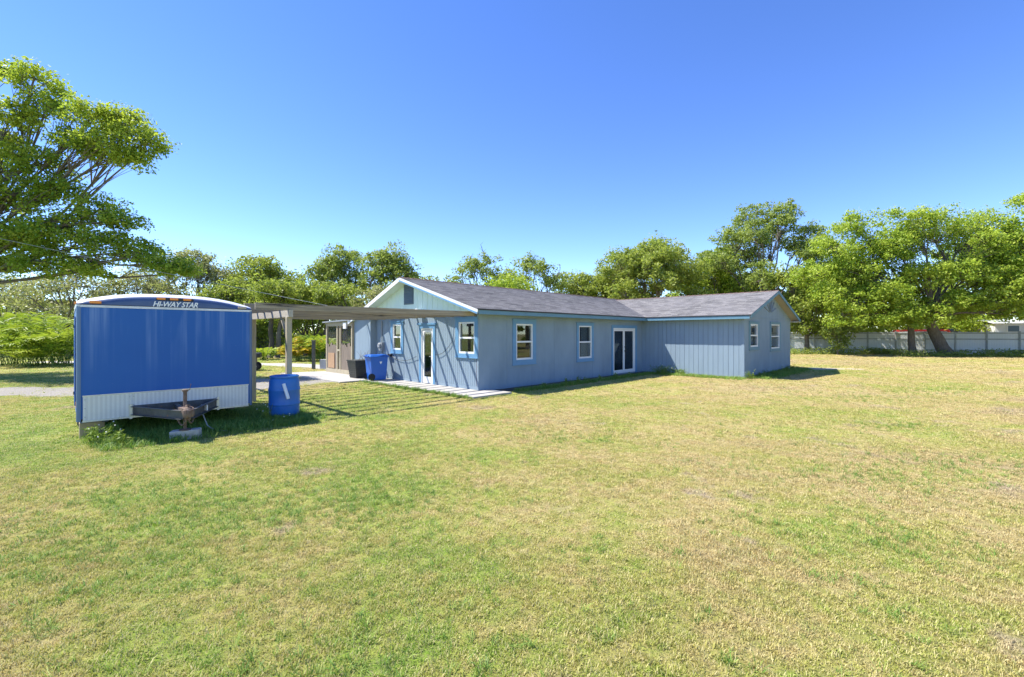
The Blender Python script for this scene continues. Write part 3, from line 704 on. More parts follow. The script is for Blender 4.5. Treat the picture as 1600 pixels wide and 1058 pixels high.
# lettering on the cap
fc = bpy.data.curves.new('lettering', 'FONT'); fc.body = 'HI-WAY STAR'; fc.size = 0.155; fc.shear = 0.32; fc.extrude = 0.003; fc.offset = 0.0032; fc.space_character = 0.92; fc.space_word = 1.0; fc.align_x = 'CENTER'
fo = bpy.data.objects.new('lettering_source', fc); COL.objects.link(fo)
bpy.context.view_layer.update(); dg = bpy.context.evaluated_depsgraph_get()
lm = bpy.data.meshes.new_from_object(fo.evaluated_get(dg)); bpy.data.objects.remove(fo)
lm.materials.clear(); lm.materials.append(M['letter'])
vs = np.array([v.co[:] for v in lm.vertices]); wd = vs[:, 0].max() - vs[:, 0].min()
lo = bpy.data.objects.new('lettering', lm); COL.objects.link(lo); lo.parent = tr; lo.location = (1.325, -0.006, 2.29); lo.rotation_euler = (R(90), 0, 0); lo.scale = (0.68 / wd, 0.86, 1)
# tongue: A-frame channels, coupler, jack, chains
zt_ = 0.44
for xa, xt in ((0.72, 1.27), (1.96, 1.37)):
    mb = MB(); a, b = Vector((xa, 0.0, zt_)), Vector((xt, -1.16, zt_)); d = (b - a).normalized(); sd = Vector((-d.y, d.x, 0)) * (1 if xa < 1 else -1)
    mb.beam(a, b, 0.012, 0.15); mb.beam(a + Vector((0, 0, .07)) - sd * .025, b + Vector((0, 0, .07)) - sd * .025, 0.05, 0.012); mb.beam(a - Vector((0, 0, .07)) - sd * .025, b - Vector((0, 0, .07)) - sd * .025, 0.05, 0.012)
    mb.build('tongue_channel', M['tframe'], tr)
mb = MB(); mb.box(0.72, 1.96, -0.03, -0.017, zt_ - .06, zt_ + .09); mb.beam((1.33, -0.05, zt_ + 0.03), (1.33, -0.75, zt_ + .03), 0.06, 0.05); mb.build('tongue_crossmember', M['tframe'], tr)
mb = MB(); mb.box(0.665, 0.705, -0.03, -0.006, zt_ - .14, zt_ + .12); mb.box(1.975, 2.015, -0.03, -0.006, zt_ - .14, zt_ + .12); mb.build('tongue_bracket', M['alu'], tr)
mb = MB()   # coupler socket
mb.prism([(1.22, -0.92, 0.55), (1.42, -0.92, 0.55), (1.40, -1.22, 0.56), (1.37, -1.36, 0.54), (1.27, -1.36, 0.54), (1.24, -1.22, 0.56)], 0.07)
mb.lathe([(0.075, 0.42), (0.085, 0.47), (0.08, 0.53), (0.04, 0.575)], 14, (1.32, -1.29, 0)); mb.beam((1.32, -1.1, 0.58), (1.32, -1.30, 0.61), 0.04, 0.03)
mb.box(1.28, 1.36, -1.24, -1.20, 0.36, 0.46); mb.build('coupler', M['rust'], tr)
mb = MB(); mb.tube([(1.32, -0.98, 0.17), (1.32, -0.98, 0.42)], 0.026, 10); mb.tube([(1.32, -0.98, 0.42), (1.32, -0.98, 0.82)], 0.029, 10); mb.lathe([(0.045, 0.81), (0.045, 0.84), (0.02, 0.85)], 10, (1.32, -0.98, 0)); mb.lathe([(0.09, 0.155), (0.09, 0.17), (0.03, 0.18)], 12, (1.32, -0.98, 0))
mb.lathe([(0.07, 0.40), (0.075, 0.45), (0.05, 0.47)], 10, (1.32, -0.98, 0))
jk = mb.build('tongue_jack', M['rust'], tr); mb = MB(); mb.tube([(1.32, -0.98, 0.83), (1.39, -0.95, 0.83), (1.41, -0.94, 0.93)], 0.008, 6); mb.build('crank_handle', M['rust'], jk)
mb = MB(); mb.tube([(1.2 + .02 * i, -1.0 - .03 * i, 0.40 - 0.14 * math.sin(i * .5)) for i in range(7)], 0.014, 5); mb.tube([(1.45 - .02 * i, -1.0 - .03 * i, 0.40 - 0.12 * math.sin(i * .5)) for i in range(7)], 0.014, 5); mb.build('safety_chain', M['rust'], tr)
mb = MB(); mb.box(1.60, 1.74, -0.62, -0.60, 0.40, 0.50, xf=Matrix.Translation((1.67, -0.58, 0)) @ Matrix.Rotation(R(-63), 4, 'Z') @ Matrix.Translation((-1.67, 0.61, 0))); mb.build('sticker', M['white'], tr)
mb = MB(); mb.tube([(1.62, -0.55, 0.40), (1.66, -0.60, 0.28), (1.70, -0.66, 0.13), (1.78, -0.76, 0.06), (1.95, -0.92, 0.03)], 0.010, 6); mb.build('wiring_cable', M['greymetal'], tr)
mb = MB()
for x in (0.35, 2.25): mb.box(x - .04, x + .04, 0.05, TL - .1, Z0 - 0.06, Z0 + 0.02)
mb.build('chassis_rail', M['tframe'], tr)
for yy in (1.7, 2.5):
    mb = MB(); mb.tube([(0.12, yy, 0.32), (TW - 0.12, yy, 0.32)], 0.035, 8); mb.build('axle', M['tframe'], tr)
    for x in (0.02, TW - 0.22):
        mb = MB(); mb.lathe([(0.19, 0.0), (0.30, 0.005), (0.335, 0.03), (0.34, 0.1), (0.335, 0.17), (0.30, 0.195), (0.19, 0.2)], 24, (x, yy, 0.335), axis='x'); wh = mb.build('wheel', M['rubber'], tr, smooth='auto')
        mb = MB(); mb.lathe([(0.185, -0.002), (0.16, 0.03), (0.06, 0.02), (0.04, -0.01)], 18, (x, yy, 0.335), axis='x'); mb.build('rim', M['alu'], wh, smooth='auto')
for i, yy in enumerate((0.55, 3.3)): lens(-0.002, 0.55, 0.012, 0.10, 'amber', yy)
mb = MB(); mb.box(-0.02, -0.004, 0.9, 1.7, 0.5, 2.1); mb.build('side_door', M['tblue'], tr, bevel=0.005)
mb = MB()
for z in (0.7, 1.9): mb.box(-0.035, -0.021, 0.92, 1.02, z, z + .05)
mb.build('door_hinge', M['black'], tr)
mb = MB(); mb.box(-0.21, 0.21, -0.10, 0.10, -0.02, 0.155); cb = mb.build('concrete_block', M['block'], bevel=0.015)
cb.location = HL(-8.896 + 1.32, -0.062 - 0.98); cb.rotation_euler = (0, R(-2), AX + R(-24)); tag(cb, 'grey concrete block under the trailer tongue jack', 'block')
mb = MB(); mb.box(-0.16, 0.16, -0.09, 0.09, -0.02, 0.27); lb = mb.build('timber_block', M['lumber'], bevel=0.01)
lb.location = HL(-8.896 + 0.2, 0.28); lb.rotation_euler = (0, 0, AX); tag(lb, 'pale timber block under the front left corner of the blue trailer', 'block')

# ------------------------------------------------------------------ barrel
M['plastic'] = mat('blue_drum_plastic', (0.018, 0.13, 0.44), 0.38, c2=(0.03, 0.17, 0.50), vscale=3)
M['cartblue'] = mat('blue_cart_plastic', (0.012, 0.12, 0.52), 0.4, var=0.1)
bar = empty('plastic_barrel', (-4.90, 9.70, 0)); tag(bar, 'blue plastic drum with a white pipe stub standing beside the trailer', 'barrel')
mb = MB(); r = 0.292
prof = [(0.25, -0.01), (0.272, 0.02), (r, 0.07), (r + .008, 0.28)]
for zc in (0.30, 0.60): prof += [(r + .010, zc - .03), (r + .018, zc - .012), (r + .018, zc + .012), (r + .010, zc + .03)]
prof += [(r + .006, 0.66), (r - 0.002, 0.80), (0.272, 0.845), (0.268, 0.855), (0.285, 0.862), (0.285, 0.895), (0.27, 0.90), (0.262, 0.885), (0.255, 0.70), (0.25, 0.3), (0.24, 0.05)]
mb.lathe(prof, 40); mb.build('drum_body', M['plastic'], bar, smooth='auto')
an = R(-62); c_, s_ = math.cos(an), math.sin(an)
mb = MB(); pth = [(0.29 * c_, 0.29 * s_, 0.74), (0.40 * c_ + .02, 0.40 * s_, 0.60), (0.42 * c_ + .085, 0.44 * s_, 0.44)]
mb.tube([(0.30 * c_ - .02, 0.31 * s_, 0.745), (0.32 * c_ + .085, 0.345 * s_, 0.435)], 0.034, 12); mb.build('pipe_stub', M['white'], bar, smooth='auto')

# ------------------------------------------------------------------ recycling cart
ct = empty('recycling_cart', HL(-0.62, 5.12, 0.05), AX + R(90) - R(8)); tag(ct, 'blue wheeled recycling cart with lid against the house end wall', 'bin')
# local: +y front... cart body tapered
def frustum(mb, w0, d0, w1, d1, z0, z1, mi=0, dy=0):
    b = [(-w0 / 2, -d0 / 2, z0), (w0 / 2, -d0 / 2, z0), (w0 / 2, d0 / 2, z0), (-w0 / 2, d0 / 2, z0)]; t = [(-w1 / 2, -d1 / 2 + dy, z1), (w1 / 2, -d1 / 2 + dy, z1), (w1 / 2, d1 / 2 + dy, z1), (-w1 / 2, d1 / 2 + dy, z1)]
    mb.quad(b[::-1], mi); mb.quad(t, mi)
    for i in range(4): j = (i + 1) % 4; mb.quad([b[i], b[j], t[j], t[i]], mi)
mb = MB(); frustum(mb, 0.50, 0.54, 0.60, 0.66, 0.02, 0.86); frustum(mb, 0.63, 0.69, 0.64, 0.70, 0.845, 0.885); mb.build('cart_body', M['cartblue'], ct, bevel=0.02)
mb = MB(); frustum(mb, 0.66, 0.74, 0.52, 0.58, 0.89, 0.955); mb.tube([(-0.25, 0.39, 0.90), (0.25, 0.39, 0.90)], 0.018, 8); mb.build('cart_lid', M['cartblue'], ct, bevel=0.015)
for x in (-0.27, 0.24):
    mb = MB(); mb.lathe([(0.05, 0), (0.125, 0.004), (0.135, 0.02), (0.125, 0.036), (0.05, 0.04)], 20, (x, 0.27, 0.135), axis='x'); mb.build('wheel', M['rubber'], ct, smooth='auto')
mb = MB(); mb.quad([(-0.309, -0.10, 0.70), (-0.309, -0.0, 0.70), (-0.303, -0.05, 0.60)][::-1]); mb.quad([(-0.06, -0.331, 0.70), (0.06, -0.331, 0.70), (0.0, -0.325, 0.60)]); mb.build('emblem', M['letter'], ct)
# dark ribbed bin
M['binblack'] = mat('black_bin_plastic', (0.025, 0.026, 0.024), 0.55, c2=(0.055, 0.055, 0.04), vscale=5)
bn = empty('ribbed_bin', HL(-0.62, 6.45, 0.05), AX); tag(bn, 'square black ribbed bin with twigs left of the blue recycling cart', 'bin')
mb = MB(); frustum(mb, 0.54, 0.54, 0.70, 0.70, 0.0, 0.66); frustum(mb, 0.74, 0.74, 0.74, 0.74, 0.66, 0.70); mb.build('bin_body', M['binblack'], bn, bevel=0.012)
for i in range(7):
    z = 0.06 + i * 0.085; wq = 0.54 + 0.16 * z / 0.66 + 0.024; mb = MB(); frustum(mb, wq, wq, wq + .004, wq + .004, z, z + 0.028); mb.build('rib', M['binblack'], bn)
mb = MB(); rt = random.Random(5)
for i in range(9):
    x, y = rt.uniform(-.25, .25), rt.uniform(-.25, .25); dx, dy = rt.uniform(-.3, .3), rt.uniform(-.3, .3)
    mb.tube([(x, y, 0.68), (x + dx * .5, y + dy * .4, 0.85), (x + dx * 1.1, y + dy, 0.98 + rt.uniform(0, .12))], [0.008, 0.006, 0.002], 4)
mb.build('twigs', M['rust'], bn)

# ------------------------------------------------------------------ things behind the pergola
M['limewall'] = mat('white_painted_wall', (0.62, 0.62, 0.64), 0.8, c2=(0.45, 0.45, 0.47), vscale=2, bump=0.2)
mb = MB()
for i in range(9): mb.box(-9.75 + i * 0.31, -9.75 + i * 0.31 + 0.30, 22.85, 23.05, -0.05, 0.40 + 0.07 * ((i * 7) % 3 == 0) + 0.02 * ((i * 5) % 4))
lw = mb.build('low_wall', M['limewall']); tag(lw, 'low white garden wall beside the screened porch', 'wall')
mb = MB(); mb.box(-10.05, -9.91, 22.6, 22.74, -0.1, 1.42); mb.prism([(-10.07, 22.58, 1.46), (-9.89, 22.58, 1.46), (-9.89, 22.76, 1.46), (-10.07, 22.76, 1.46)], 0.05)
tag(mb.build('garden_post', M['tframe'], bevel=0.008), 'dark square post at the left end of the low white wall', 'post')
tm = empty('garden_tractor', (-13.1, 21.6, 0), R(20)); tag(tm, 'small black garden tractor half hidden behind the right edge of the trailer', 'tractor')
mb = MB(); mb.box(-0.55, 0.75, -0.28, 0.28, 0.30, 0.62); mb.box(0.25, 0.95, -0.25, 0.25, 0.62, 0.86); mb.build('tractor_body', M['black'], tm, bevel=0.05)
for x, r_, y in ((-0.35, 0.30, 0.28), (-0.35, 0.30, -0.46), (0.72, 0.21, 0.26), (0.72, 0.21, -0.40)):
    mb = MB(); mb.lathe([(r_ * .5, 0), (r_ * .94, 0.01), (r_, 0.06), (r_ * .94, 0.13), (r_ * .5, 0.14)], 20, (x, y, r_), axis='y'); wq = mb.build('wheel', M['rubber'], tm, smooth='auto')
    mb = MB(); mb.lathe([(r_ * .48, -0.003), (r_ * .3, 0.02), (r_ * .1, -0.01)], 14, (x, y, r_), axis='y'); mb.build('rim', M['alu'], wq, smooth='auto')
mb = MB(); mb.box(-0.42, -0.05, -0.2, 0.2, 0.66, 0.74); mb.box(-0.46, -0.38, -0.2, 0.2, 0.70, 1.0); mb.build('seat', M['rubber'], tm, bevel=0.03)
mb = MB(); mb.tube([(0.35, 0, 0.8), (0.15, 0, 1.02)], 0.02, 8); mb.tube([(0.12 + 0.08 * math.cos(q / 8 * 6.283) * .5, 0.17 * math.sin(q / 8 * 6.283), 1.02 + 0.1 * math.cos(q / 8 * 6.283)) for q in range(9)], 0.015, 6); mb.build('steering_wheel', M['black'], tm)

# ------------------------------------------------------------------ white panel fence along the right
M['fence'] = mat('whitewashed_fence', (0.80, 0.82, 0.82), 0.8, c2=(0.62, 0.65, 0.65), vscale=1.2, stretch=(3, 3, .6), patch=((0.40, 0.44, 0.42), 0.62, (2.5, 2.5, .8)))
M['fence_rail'] = mat('weathered_fence_rail', (0.42, 0.45, 0.44), 0.85, c2=(0.28, 0.30, 0.29), vscale=3)
F0, F1 = Vector((20.5, 44.6, 0)), Vector((52.0, 31.8, 0)); fd_ = (F1 - F0).normalized(); fl = (F1 - F0).length
fe = empty('panel_fence', F0, math.atan2(fd_.y, fd_.x)); tag(fe, 'long white panel fence with rails behind the lawn on the right', 'fence')
x = 0.0; rf_ = random.Random(3); k = 0
bmesh_b = {}
while x < fl:
    hgt = 1.93 + rf_.uniform(-.05, .05)
    pn = None; mb = MB(); mb.box(0.05, 1.95, -0.01, 0.012, 0.05, hgt - .04); pn = mb.build('fence_panel', M['fence'], fe, loc=(x, 0, 0))
    pn.rotation_euler = (rf_.uniform(-.02, .02), rf_.uniform(-.004, .004), 0)
    nb = 12
    for i in range(nb):
        if 'b' not in bmesh_b:
            t_ = MB(); t_.box(0, 0.15, -0.026, -0.011, 0.04, 1.9); ob = t_.build('board', M['fence'], pn); bmesh_b['b'] = ob.data
        else:
            ob = bpy.data.objects.new('board', bmesh_b['b']); COL.objects.link(ob); ob.parent = pn
        ob.location = (0.06 + i * 0.158, rf_.uniform(-.004, .004), rf_.uniform(-.02, .03))
    for z in (0.35, 1.28, 1.78): mb = MB(); mb.box(x + 0.03, x + 1.97, -0.075, -0.033, z, z + 0.085); mb.build('rail', M['fence_rail'], fe)
    mb = MB(); mb.box(x - 0.05, x + 0.05, -0.12, -0.02, -0.1, hgt + .03); mb.build('fence_post', M['fence_rail'], fe)
    x += 2.0; k += 1
# grey timber fence far back on the left
M['greyfence'] = mat('grey_timber', (0.24, 0.25, 0.26), 0.9, c2=(0.15, 0.15, 0.15), vscale=2)
fe2 = empty('timber_fence', (-26, 40, 0), R(-4)); tag(fe2, 'grey weathered timber fence under the trees behind the pergola', 'fence')
for i in range(110):
    mb = MB(); z1 = 1.8 + rf_.uniform(-.06, .06); mb.box(i * 0.16, i * 0.16 + 0.145, -0.01, 0.012, 0.03, z1); mb.build('board', M['greyfence'], fe2)
for z in (0.4, 1.4): mb = MB(); mb.box(0, 17.6, 0.013, 0.06, z, z + .09); mb.build('rail', M['greyfence'], fe2)
# mobile homes beyond the fence
M['mhwall'] = mat('pale_metal_siding', (0.66, 0.68, 0.70), 0.5, var=0.1); M['mhroof'] = mat('white_metal_roof', (0.72, 0.73, 0.74), 0.4)
M['carred'] = mat('red_paint', (0.42, 0.025, 0.03), 0.35); M['carblue'] = mat('dark_blue_paint', (0.02, 0.06, 0.16), 0.35)
def mobile_home(loc, rz, L, label):
    e = empty('mobile_home', loc, rz); tag(e, label, 'house', 'buildings beyond the white fence')
    mb = MB(); mb.box(0, L, 0, 4, 0.4, 2.7); mb.build('wall', M['mhwall'], e)
    mb = MB(); mb.prism([(-.2, -.25, 2.75), (L + .2, -.25, 2.75), (L + .2, 2, 3.1), (-.2, 2, 3.1)], 0.06); mb.prism([(-.2, 2.001, 3.1), (L + .2, 2.001, 3.1), (L + .2, 4.25, 2.75), (-.2, 4.25, 2.75)], 0.06); mb.build('roof', M['mhroof'], e)
    for i in range(int(L // 2.2)):
        mb = MB(); mb.box(0.8 + i * 2.2, 1.7 + i * 2.2, -0.03, 0.02, 1.9, 2.55); w_ = mb.build('window', M['white'], e); mb = MB(); mb.box(0.87 + i * 2.2, 1.63 + i * 2.2, -0.04, -0.031, 1.96, 2.49); mb.build('pane', M['vent'], w_)
mobile_home((44.5, 41.5, 0), R(-22), 15, 'white mobile home whose roof shows above the fence at far right')
def van(loc, rz, matn, label):
    e = empty('parked_van', loc, rz); tag(e, label, 'van', 'vehicles beyond the white fence')
    mb = MB(); b = [(0, 0.4), (0, 1.5), (0.3, 2.25), (4.0, 2.3), (4.6, 1.45), (5.4, 1.25), (5.5, 0.4)]
    P0 = [(x, -0.95, z) for x, z in b]; P1 = [(x, 0.95, z) for x, z in b]; mb.quad(P0); mb.quad(P1[::-1])
    for i in range(len(b)): j = (i + 1) % len(b); mb.quad([P0[j], P0[i], P1[i], P1[j]])
    mb.build('body', M[matn], e, bevel=0.06)
    mb = MB(); mb.box(0.5, 3.9, -0.965, -0.951, 1.55, 2.1); mb.build('window', M['vent'], e)
    for x in (1.0, 4.5):
        for y in (-0.97, 0.75):
            mb = MB(); mb.lathe([(0.2, 0), (0.34, 0.01), (0.36, 0.1), (0.34, 0.2), (0.2, 0.22)], 18, (x, y, 0.36), axis='y'); mb.build('wheel', M['rubber'], e, smooth='auto')
van((38.9, 46.0, -.1), R(-22), 'carred', 'red van mostly hidden beyond the white fence behind the tree')
van((42.6, 46.6, 0), R(-22), 'carblue', 'dark blue van mostly hidden beyond the white fence behind the leaning tree')
# overhead wire at the left
wp = empty('overhead_wire', (-20.5, 18, 5.7)); tag(wp, 'thin pale overhead wire passing through the big tree at upper left', 'wire')
mb = MB(); pts = []
for i in range(41):
    t = i / 40; p = Vector((-32.8, 15.7, 8.4)).lerp(Vector((-5.95, 18.35, 2.62)), t); p.z -= 0.12 * 4 * t * (1 - t); pts.append(p - wp.location)
mb.tube(pts, 0.009, 5); mb.build('wire', M['greymetal'], wp)

# ------------------------------------------------------------------ vegetation
def mat_leaf(name, c_dark, c_mid, c_light, trans=0.3, big=0.25):
    m, t, p = newmat(name)
    g_ = t.new('ShaderNodeNewGeometry'); co = t.new('ShaderNodeTexCoord').outputs['Object']
    c = t.ramp(g_.outputs['Random Per Island'], [(0.0, c_dark), (0.45, c_mid), (0.9, c_light)])
    n = t.noise(co, big, 3, 0.6)
    c = t.mix(t.ramp(n, [(0.42, 0.0), (0.66, 0.55)]), c, c_light); c = t.mix(t.ramp(t.noise(co, big * 2.2, 2, 0.5), [(0.34, 0.5), (0.5, 0.0)]), c, c_dark)
    t.link(c, p.inputs['Base Color']); p.inputs['Roughness'].default_value = 0.5; p.inputs['Specular IOR Level'].default_value = 0.35
    tr_ = t.new('ShaderNodeBsdfTranslucent'); t.link(t.mix(0.5, c, (0.30, 0.38, 0.03)), tr_.inputs[0])
    mx = t.new('ShaderNodeMixShader'); mx.inputs[0].default_value = trans
    t.link(p.outputs[0], mx.inputs[1]); t.link(tr_.outputs[0], mx.inputs[2]); t.link(mx.outputs[0], t.n['Material Output'].inputs[0]); return m
LF = {
 'oak': mat_leaf('oak_leaf', (0.095, 0.165, 0.036), (0.22, 0.315, 0.065), (0.43, 0.49, 0.12), 0.5),
 'bright': mat_leaf('bright_leaf', (0.19, 0.33, 0.025), (0.40, 0.55, 0.055), (0.60, 0.69, 0.11), 0.54),
 'olive': mat_leaf('olive_leaf', (0.14, 0.21, 0.035), (0.30, 0.39, 0.065), (0.50, 0.54, 0.12), 0.52),
 'scrub': mat_leaf('scrub_leaf', (0.18, 0.195, 0.08), (0.37, 0.38, 0.17), (0.58, 0.55, 0.29), 0.45),
 'near': mat_leaf('near_oak_leaf', (0.12, 0.25, 0.02), (0.29, 0.44, 0.04), (0.56, 0.62, 0.08), 0.54),
 'palm': mat_leaf('palm_leaf', (0.11, 0.23, 0.018), (0.27, 0.41, 0.035), (0.46, 0.52, 0.06), 0.4),
 'yellow': mat_leaf('yellow_frond', (0.20, 0.30, 0.03), (0.55, 0.46, 0.04), (0.72, 0.38, 0.04), 0.35),
 'weed': mat_leaf('weed_leaf', (0.09, 0.19, 0.025), (0.17, 0.30, 0.04), (0.30, 0.40, 0.08), 0.4),
}
BARK = mat('grey_bark', (0.21, 0.18, 0.145), 0.95, c2=(0.10, 0.085, 0.07), vscale=5, stretch=(3, 3, .6), bump=0.8, bscale=9)
BARKD = mat('dark_bark', (0.12, 0.10, 0.08), 0.95, c2=(0.06, 0.05, 0.042), vscale=5, stretch=(3, 3, .6), bump=0.8, bscale=9)

def leaf_cloud(rng, cen, sig, per, size, up=0.5, aspect=0.55):
    """cen (n,3), sig (n,3): leaves spread in flattened puffs round each twig end"""
    n = len(cen); N = n * per
    d = rng.normal(size=(N, 3)); d /= np.linalg.norm(d, axis=1, keepdims=True) + 1e-9
    r = rng.uniform(0.25, 1.15, (N, 1)) ** 0.7
    p = np.repeat(cen, per, 0) + d * r * np.repeat(sig, per, 0)
    nr = rng.normal(size=(N, 3)) + np.array([0, 0, up + .35]) + 0.7 * d + np.array([-.25, 0, 0]); nr /= np.linalg.norm(nr, axis=1, keepdims=True)
    a = np.cross(nr, rng.normal(size=(N, 3))); a /= np.linalg.norm(a, axis=1, keepdims=True) + 1e-9
    b = np.cross(nr, a); L = size * rng.uniform(0.45, 1.5, (N, 1)); Wd = L * aspect
    fold = nr * L * 0.12
    v = np.stack([p - a * L * .5, p + b * Wd * .5 + fold, p + a * L * .5, p - b * Wd * .5 + fold], 1).reshape(-1, 3)
    f = np.arange(N * 4).reshape(-1, 4)
    return v, f
def bent(a, b, bow, rr, n=5):
    a, b = Vector(a), Vector(b); L = (b - a).length; o = Vector((rr.uniform(-1, 1), rr.uniform(-1, 1), rr.uniform(-.2, .8))) * L * bow
    return [a.lerp(b, i / (n - 1)) + o * math.sin(math.pi * i / (n - 1)) + Vector((rr.uniform(-1, 1), rr.uniform(-1, 1), rr.uniform(-1, 1))) * L * 0.025 * (0 < i < n - 1) for i in range(n)]
def make_tree(name, loc, lobes, label, cat='tree', group=None, leaf='oak', seed=1, trunk=0.25, fork=2.5, lean=(0, 0), subs=14, per=60, size=0.2, bark=BARK, sparse=1.0, snags=0, base_trunks=1, limb=0.8):
    """lobes: (x, y, z, r, flat) relative to the base"""
    rr = random.Random(seed); rng = np.random.default_rng(seed)
    e = empty(name, loc); tag(e, label, cat, group)
    wood = MB(); cen = []; sig = []
    fk = Vector((lean[0], lean[1], fork)); forks = []
    for q in range(base_trunks):
        o = Vector((rr.uniform(-.5, .5), rr.uniform(-.4, .4), 0)) * (q > 0)
        f2 = fk + o * 2.2; pts = bent(o + Vector((0, 0, -0.15)), f2, 0.06, rr, 6); tk = trunk * (1 if q == 0 else .7)
        wood.tube(pts, [tk * 1.35, tk * 1.05, tk, tk * .93, tk * .87, tk * .8], 10); forks.append(f2)
    zmax = max(l[2] + l[3] for l in lobes)
    for x, y, z, r, flat in lobes:
        c = Vector((x, y, z)); st = min(forks, key=lambda q: (q - c).length)
        st = st + Vector((0, 0, rr.uniform(-.25, .1) * fork * .4))
        L = bent(st, c, 0.12, rr, 6); r0 = limb * trunk * min(0.55, 0.22 + 0.05 * r); wood.tube(L, [r0 * (1 - .75 * i / 5) + .012 for i in range(6)], 6, cap=False)
        n = max(5, int(subs * 1.95 * r * r / 4.0 * sparse + 4))
        for k in range(n):
            th_ = rr.uniform(0, 6.283); cz = rr.uniform(-0.75, 1.0); s_ = math.sqrt(1 - cz * cz); q = rr.uniform(0.45, 1.0)
            p = c + Vector((math.cos(th_) * s_ * r * q, math.sin(th_) * s_ * r * q, cz * r * q * flat))
            src = L[rr.choice((3, 4, 5))]
            wood.tube(bent(src, p, 0.10, rr, 4), [0.016 + r0 * .12, 0.014 + r0 * .08, 0.011, 0.006], 4, cap=False)
            w_ = rr.choice((.55, .75, .9, 1.1, 1.25)) * (0.33 + 0.17 * r); cen.append(p); sig.append((w_, w_, w_ * rr.uniform(.5, .85)))
    for k in range(snags):
        l = rr.choice(lobes); a = Vector(l[:3]); th_ = rr.uniform(0, 6.283); b = a + Vector((math.cos(th_) * l[3] * .6, math.sin(th_) * l[3] * .5, l[3] * rr.uniform(.9, 1.35)))
        P = bent(a, b, .1, rr, 5); wood.tube(P, [.07, .055, .04, .025, .008], 5)
        for q in range(5):
            s_ = P[rr.choice((2, 3, 4))]; wood.tube(bent(s_, s_ + Vector((rr.uniform(-1, 1), rr.uniform(-1, 1), rr.uniform(.1, 1))) * l[3] * .38, .1, rr, 3), [.022, .014, .005], 4)
    wood.build('trunk', bark, e, smooth=True)
    v, f = leaf_cloud(rng, np.array([tuple(q) for q in cen]), np.array(sig), per, size)
    np_mesh('crown', v, f, LF[leaf], e)
    return e
def dome(rr, h, spread, n, r0, low=0.42, depth=None):
    depth = depth or spread; out = []
    for i in range(n):
        a = i * 2.39996 + rr.uniform(-.4, .4); q = math.sqrt((i + .5) / n); z = h * (low + (1 - low) * (1 - q ** 1.8) ** .5 * rr.uniform(.82, 1.0)) - r0 * .6
        out.append((math.cos(a) * q * (spread / 2 - r0 * .55), math.sin(a) * q * (depth / 2 - r0 * .55), max(z, h * low * .75), r0 * rr.uniform(.75, 1.2), rr.uniform(.55, .8)))
    return out
def px(x, Y): return (x - 800) / 704 * Y
def hz(y, Y): return 1.8 + (521 - y) * Y / 704
rt = random.Random(77)
def auto(name, x, top, Y, wpx, leaf, label, seed, n=12, low=.42, per=55, size=.21, trunk=.22, r0=None, **kw):
    h = hz(top, Y) * 1.07; sp = wpx / 704 * Y * 1.08; r0 = r0 or sp / 5.2; rr = random.Random(seed)
    return make_tree(name, (px(x, Y), Y, 0), dome(rr, h, sp, n, r0, low, sp * .85), label, 'tree', kw.pop('group', 'trees behind the house'), leaf, seed, trunk, h * .26, (rr.uniform(-.6, .6), 0), per=per, size=size, **kw)

# -- right of the house
auto('oak_tree', 1200, 322, 47, 215, 'oak', 'tall dark oak with open limbs above the right wing of the roof', 21, n=17, low=.34, per=62, size=.23, trunk=.36, r0=2.1, sparse=.9)
auto('broadleaf_tree', 1012, 366, 45, 175, 'olive', 'rounded dense green tree just left of the tall dark oak', 22, n=15, low=.3, per=75, size=.22, r0=2.3, sparse=1.0)
auto('broadleaf_tree', 1108, 402, 49, 120, 'bright', 'lower light green tree between the rounded tree and the tall oak', 23, n=10, low=.3, per=60, size=.23, r0=2.2)
GB = 'trees along the white fence'
def spec(name, loc, lobes, label, seed, **kw):
    if kw.get('leaf') == 'bright': lobes = [(x, y, z * 1.0 + max(0, z - 5) * .16, r * 1.1, f_ * 1.15) for x, y, z, r, f_ in lobes]
    return make_tree(name, loc, lobes, label, 'tree', kw.pop('group', GB), seed=seed, **kw)
r1 = random.Random(5)
spec('leaning_tree', (35.1, 36.2, 0), [(-2.6, -.6, 6.0, 1.9, .6), (-4.2, .4, 8.0, 2.0, .6), (-5.6, -.5, 5.0, 1.7, .6), (-1.0, .6, 9.6, 2.1, .6), (-3.2, 0, 10.0, 1.8, .6), (1.2, -.4, 8.3, 2.1, .6), (.4, -1.2, 6.2, 1.9, .6), (3.0, .3, 9.6, 2.0, .6), (3.2, -.7, 6.4, 1.9, .6), (5.0, .2, 8.0, 1.9, .6), (2.2, -1.6, 4.2, 1.5, .6), (5.0, -1.2, 5.0, 1.8, .6), (-4.6, -1.4, 3.4, 1.2, .6), (-.6, -1.6, 4.2, 1.3, .6), (6.6, -.5, 4.0, 1.4, .6), (-6.6, .3, 7.0, 1.7, .6), (-2.6, -1.6, 3.2, 1.1, .6), (3.4, -1.6, 3.4, 1.3, .6), (1.0, 1.5, 3.6, 1.6, .6), (-2.2, 1.5, 4.6, 1.8, .6), (4.5, 1.6, 6.5, 2.0, .6), (7.2, 0, 6.4, 1.8, .6)],
     'bright yellow green tree with thick leaning trunk before the white fence', 31, leaf='bright', trunk=.42, fork=3.4, lean=(-1.6, 0), per=95, size=.175, subs=16)
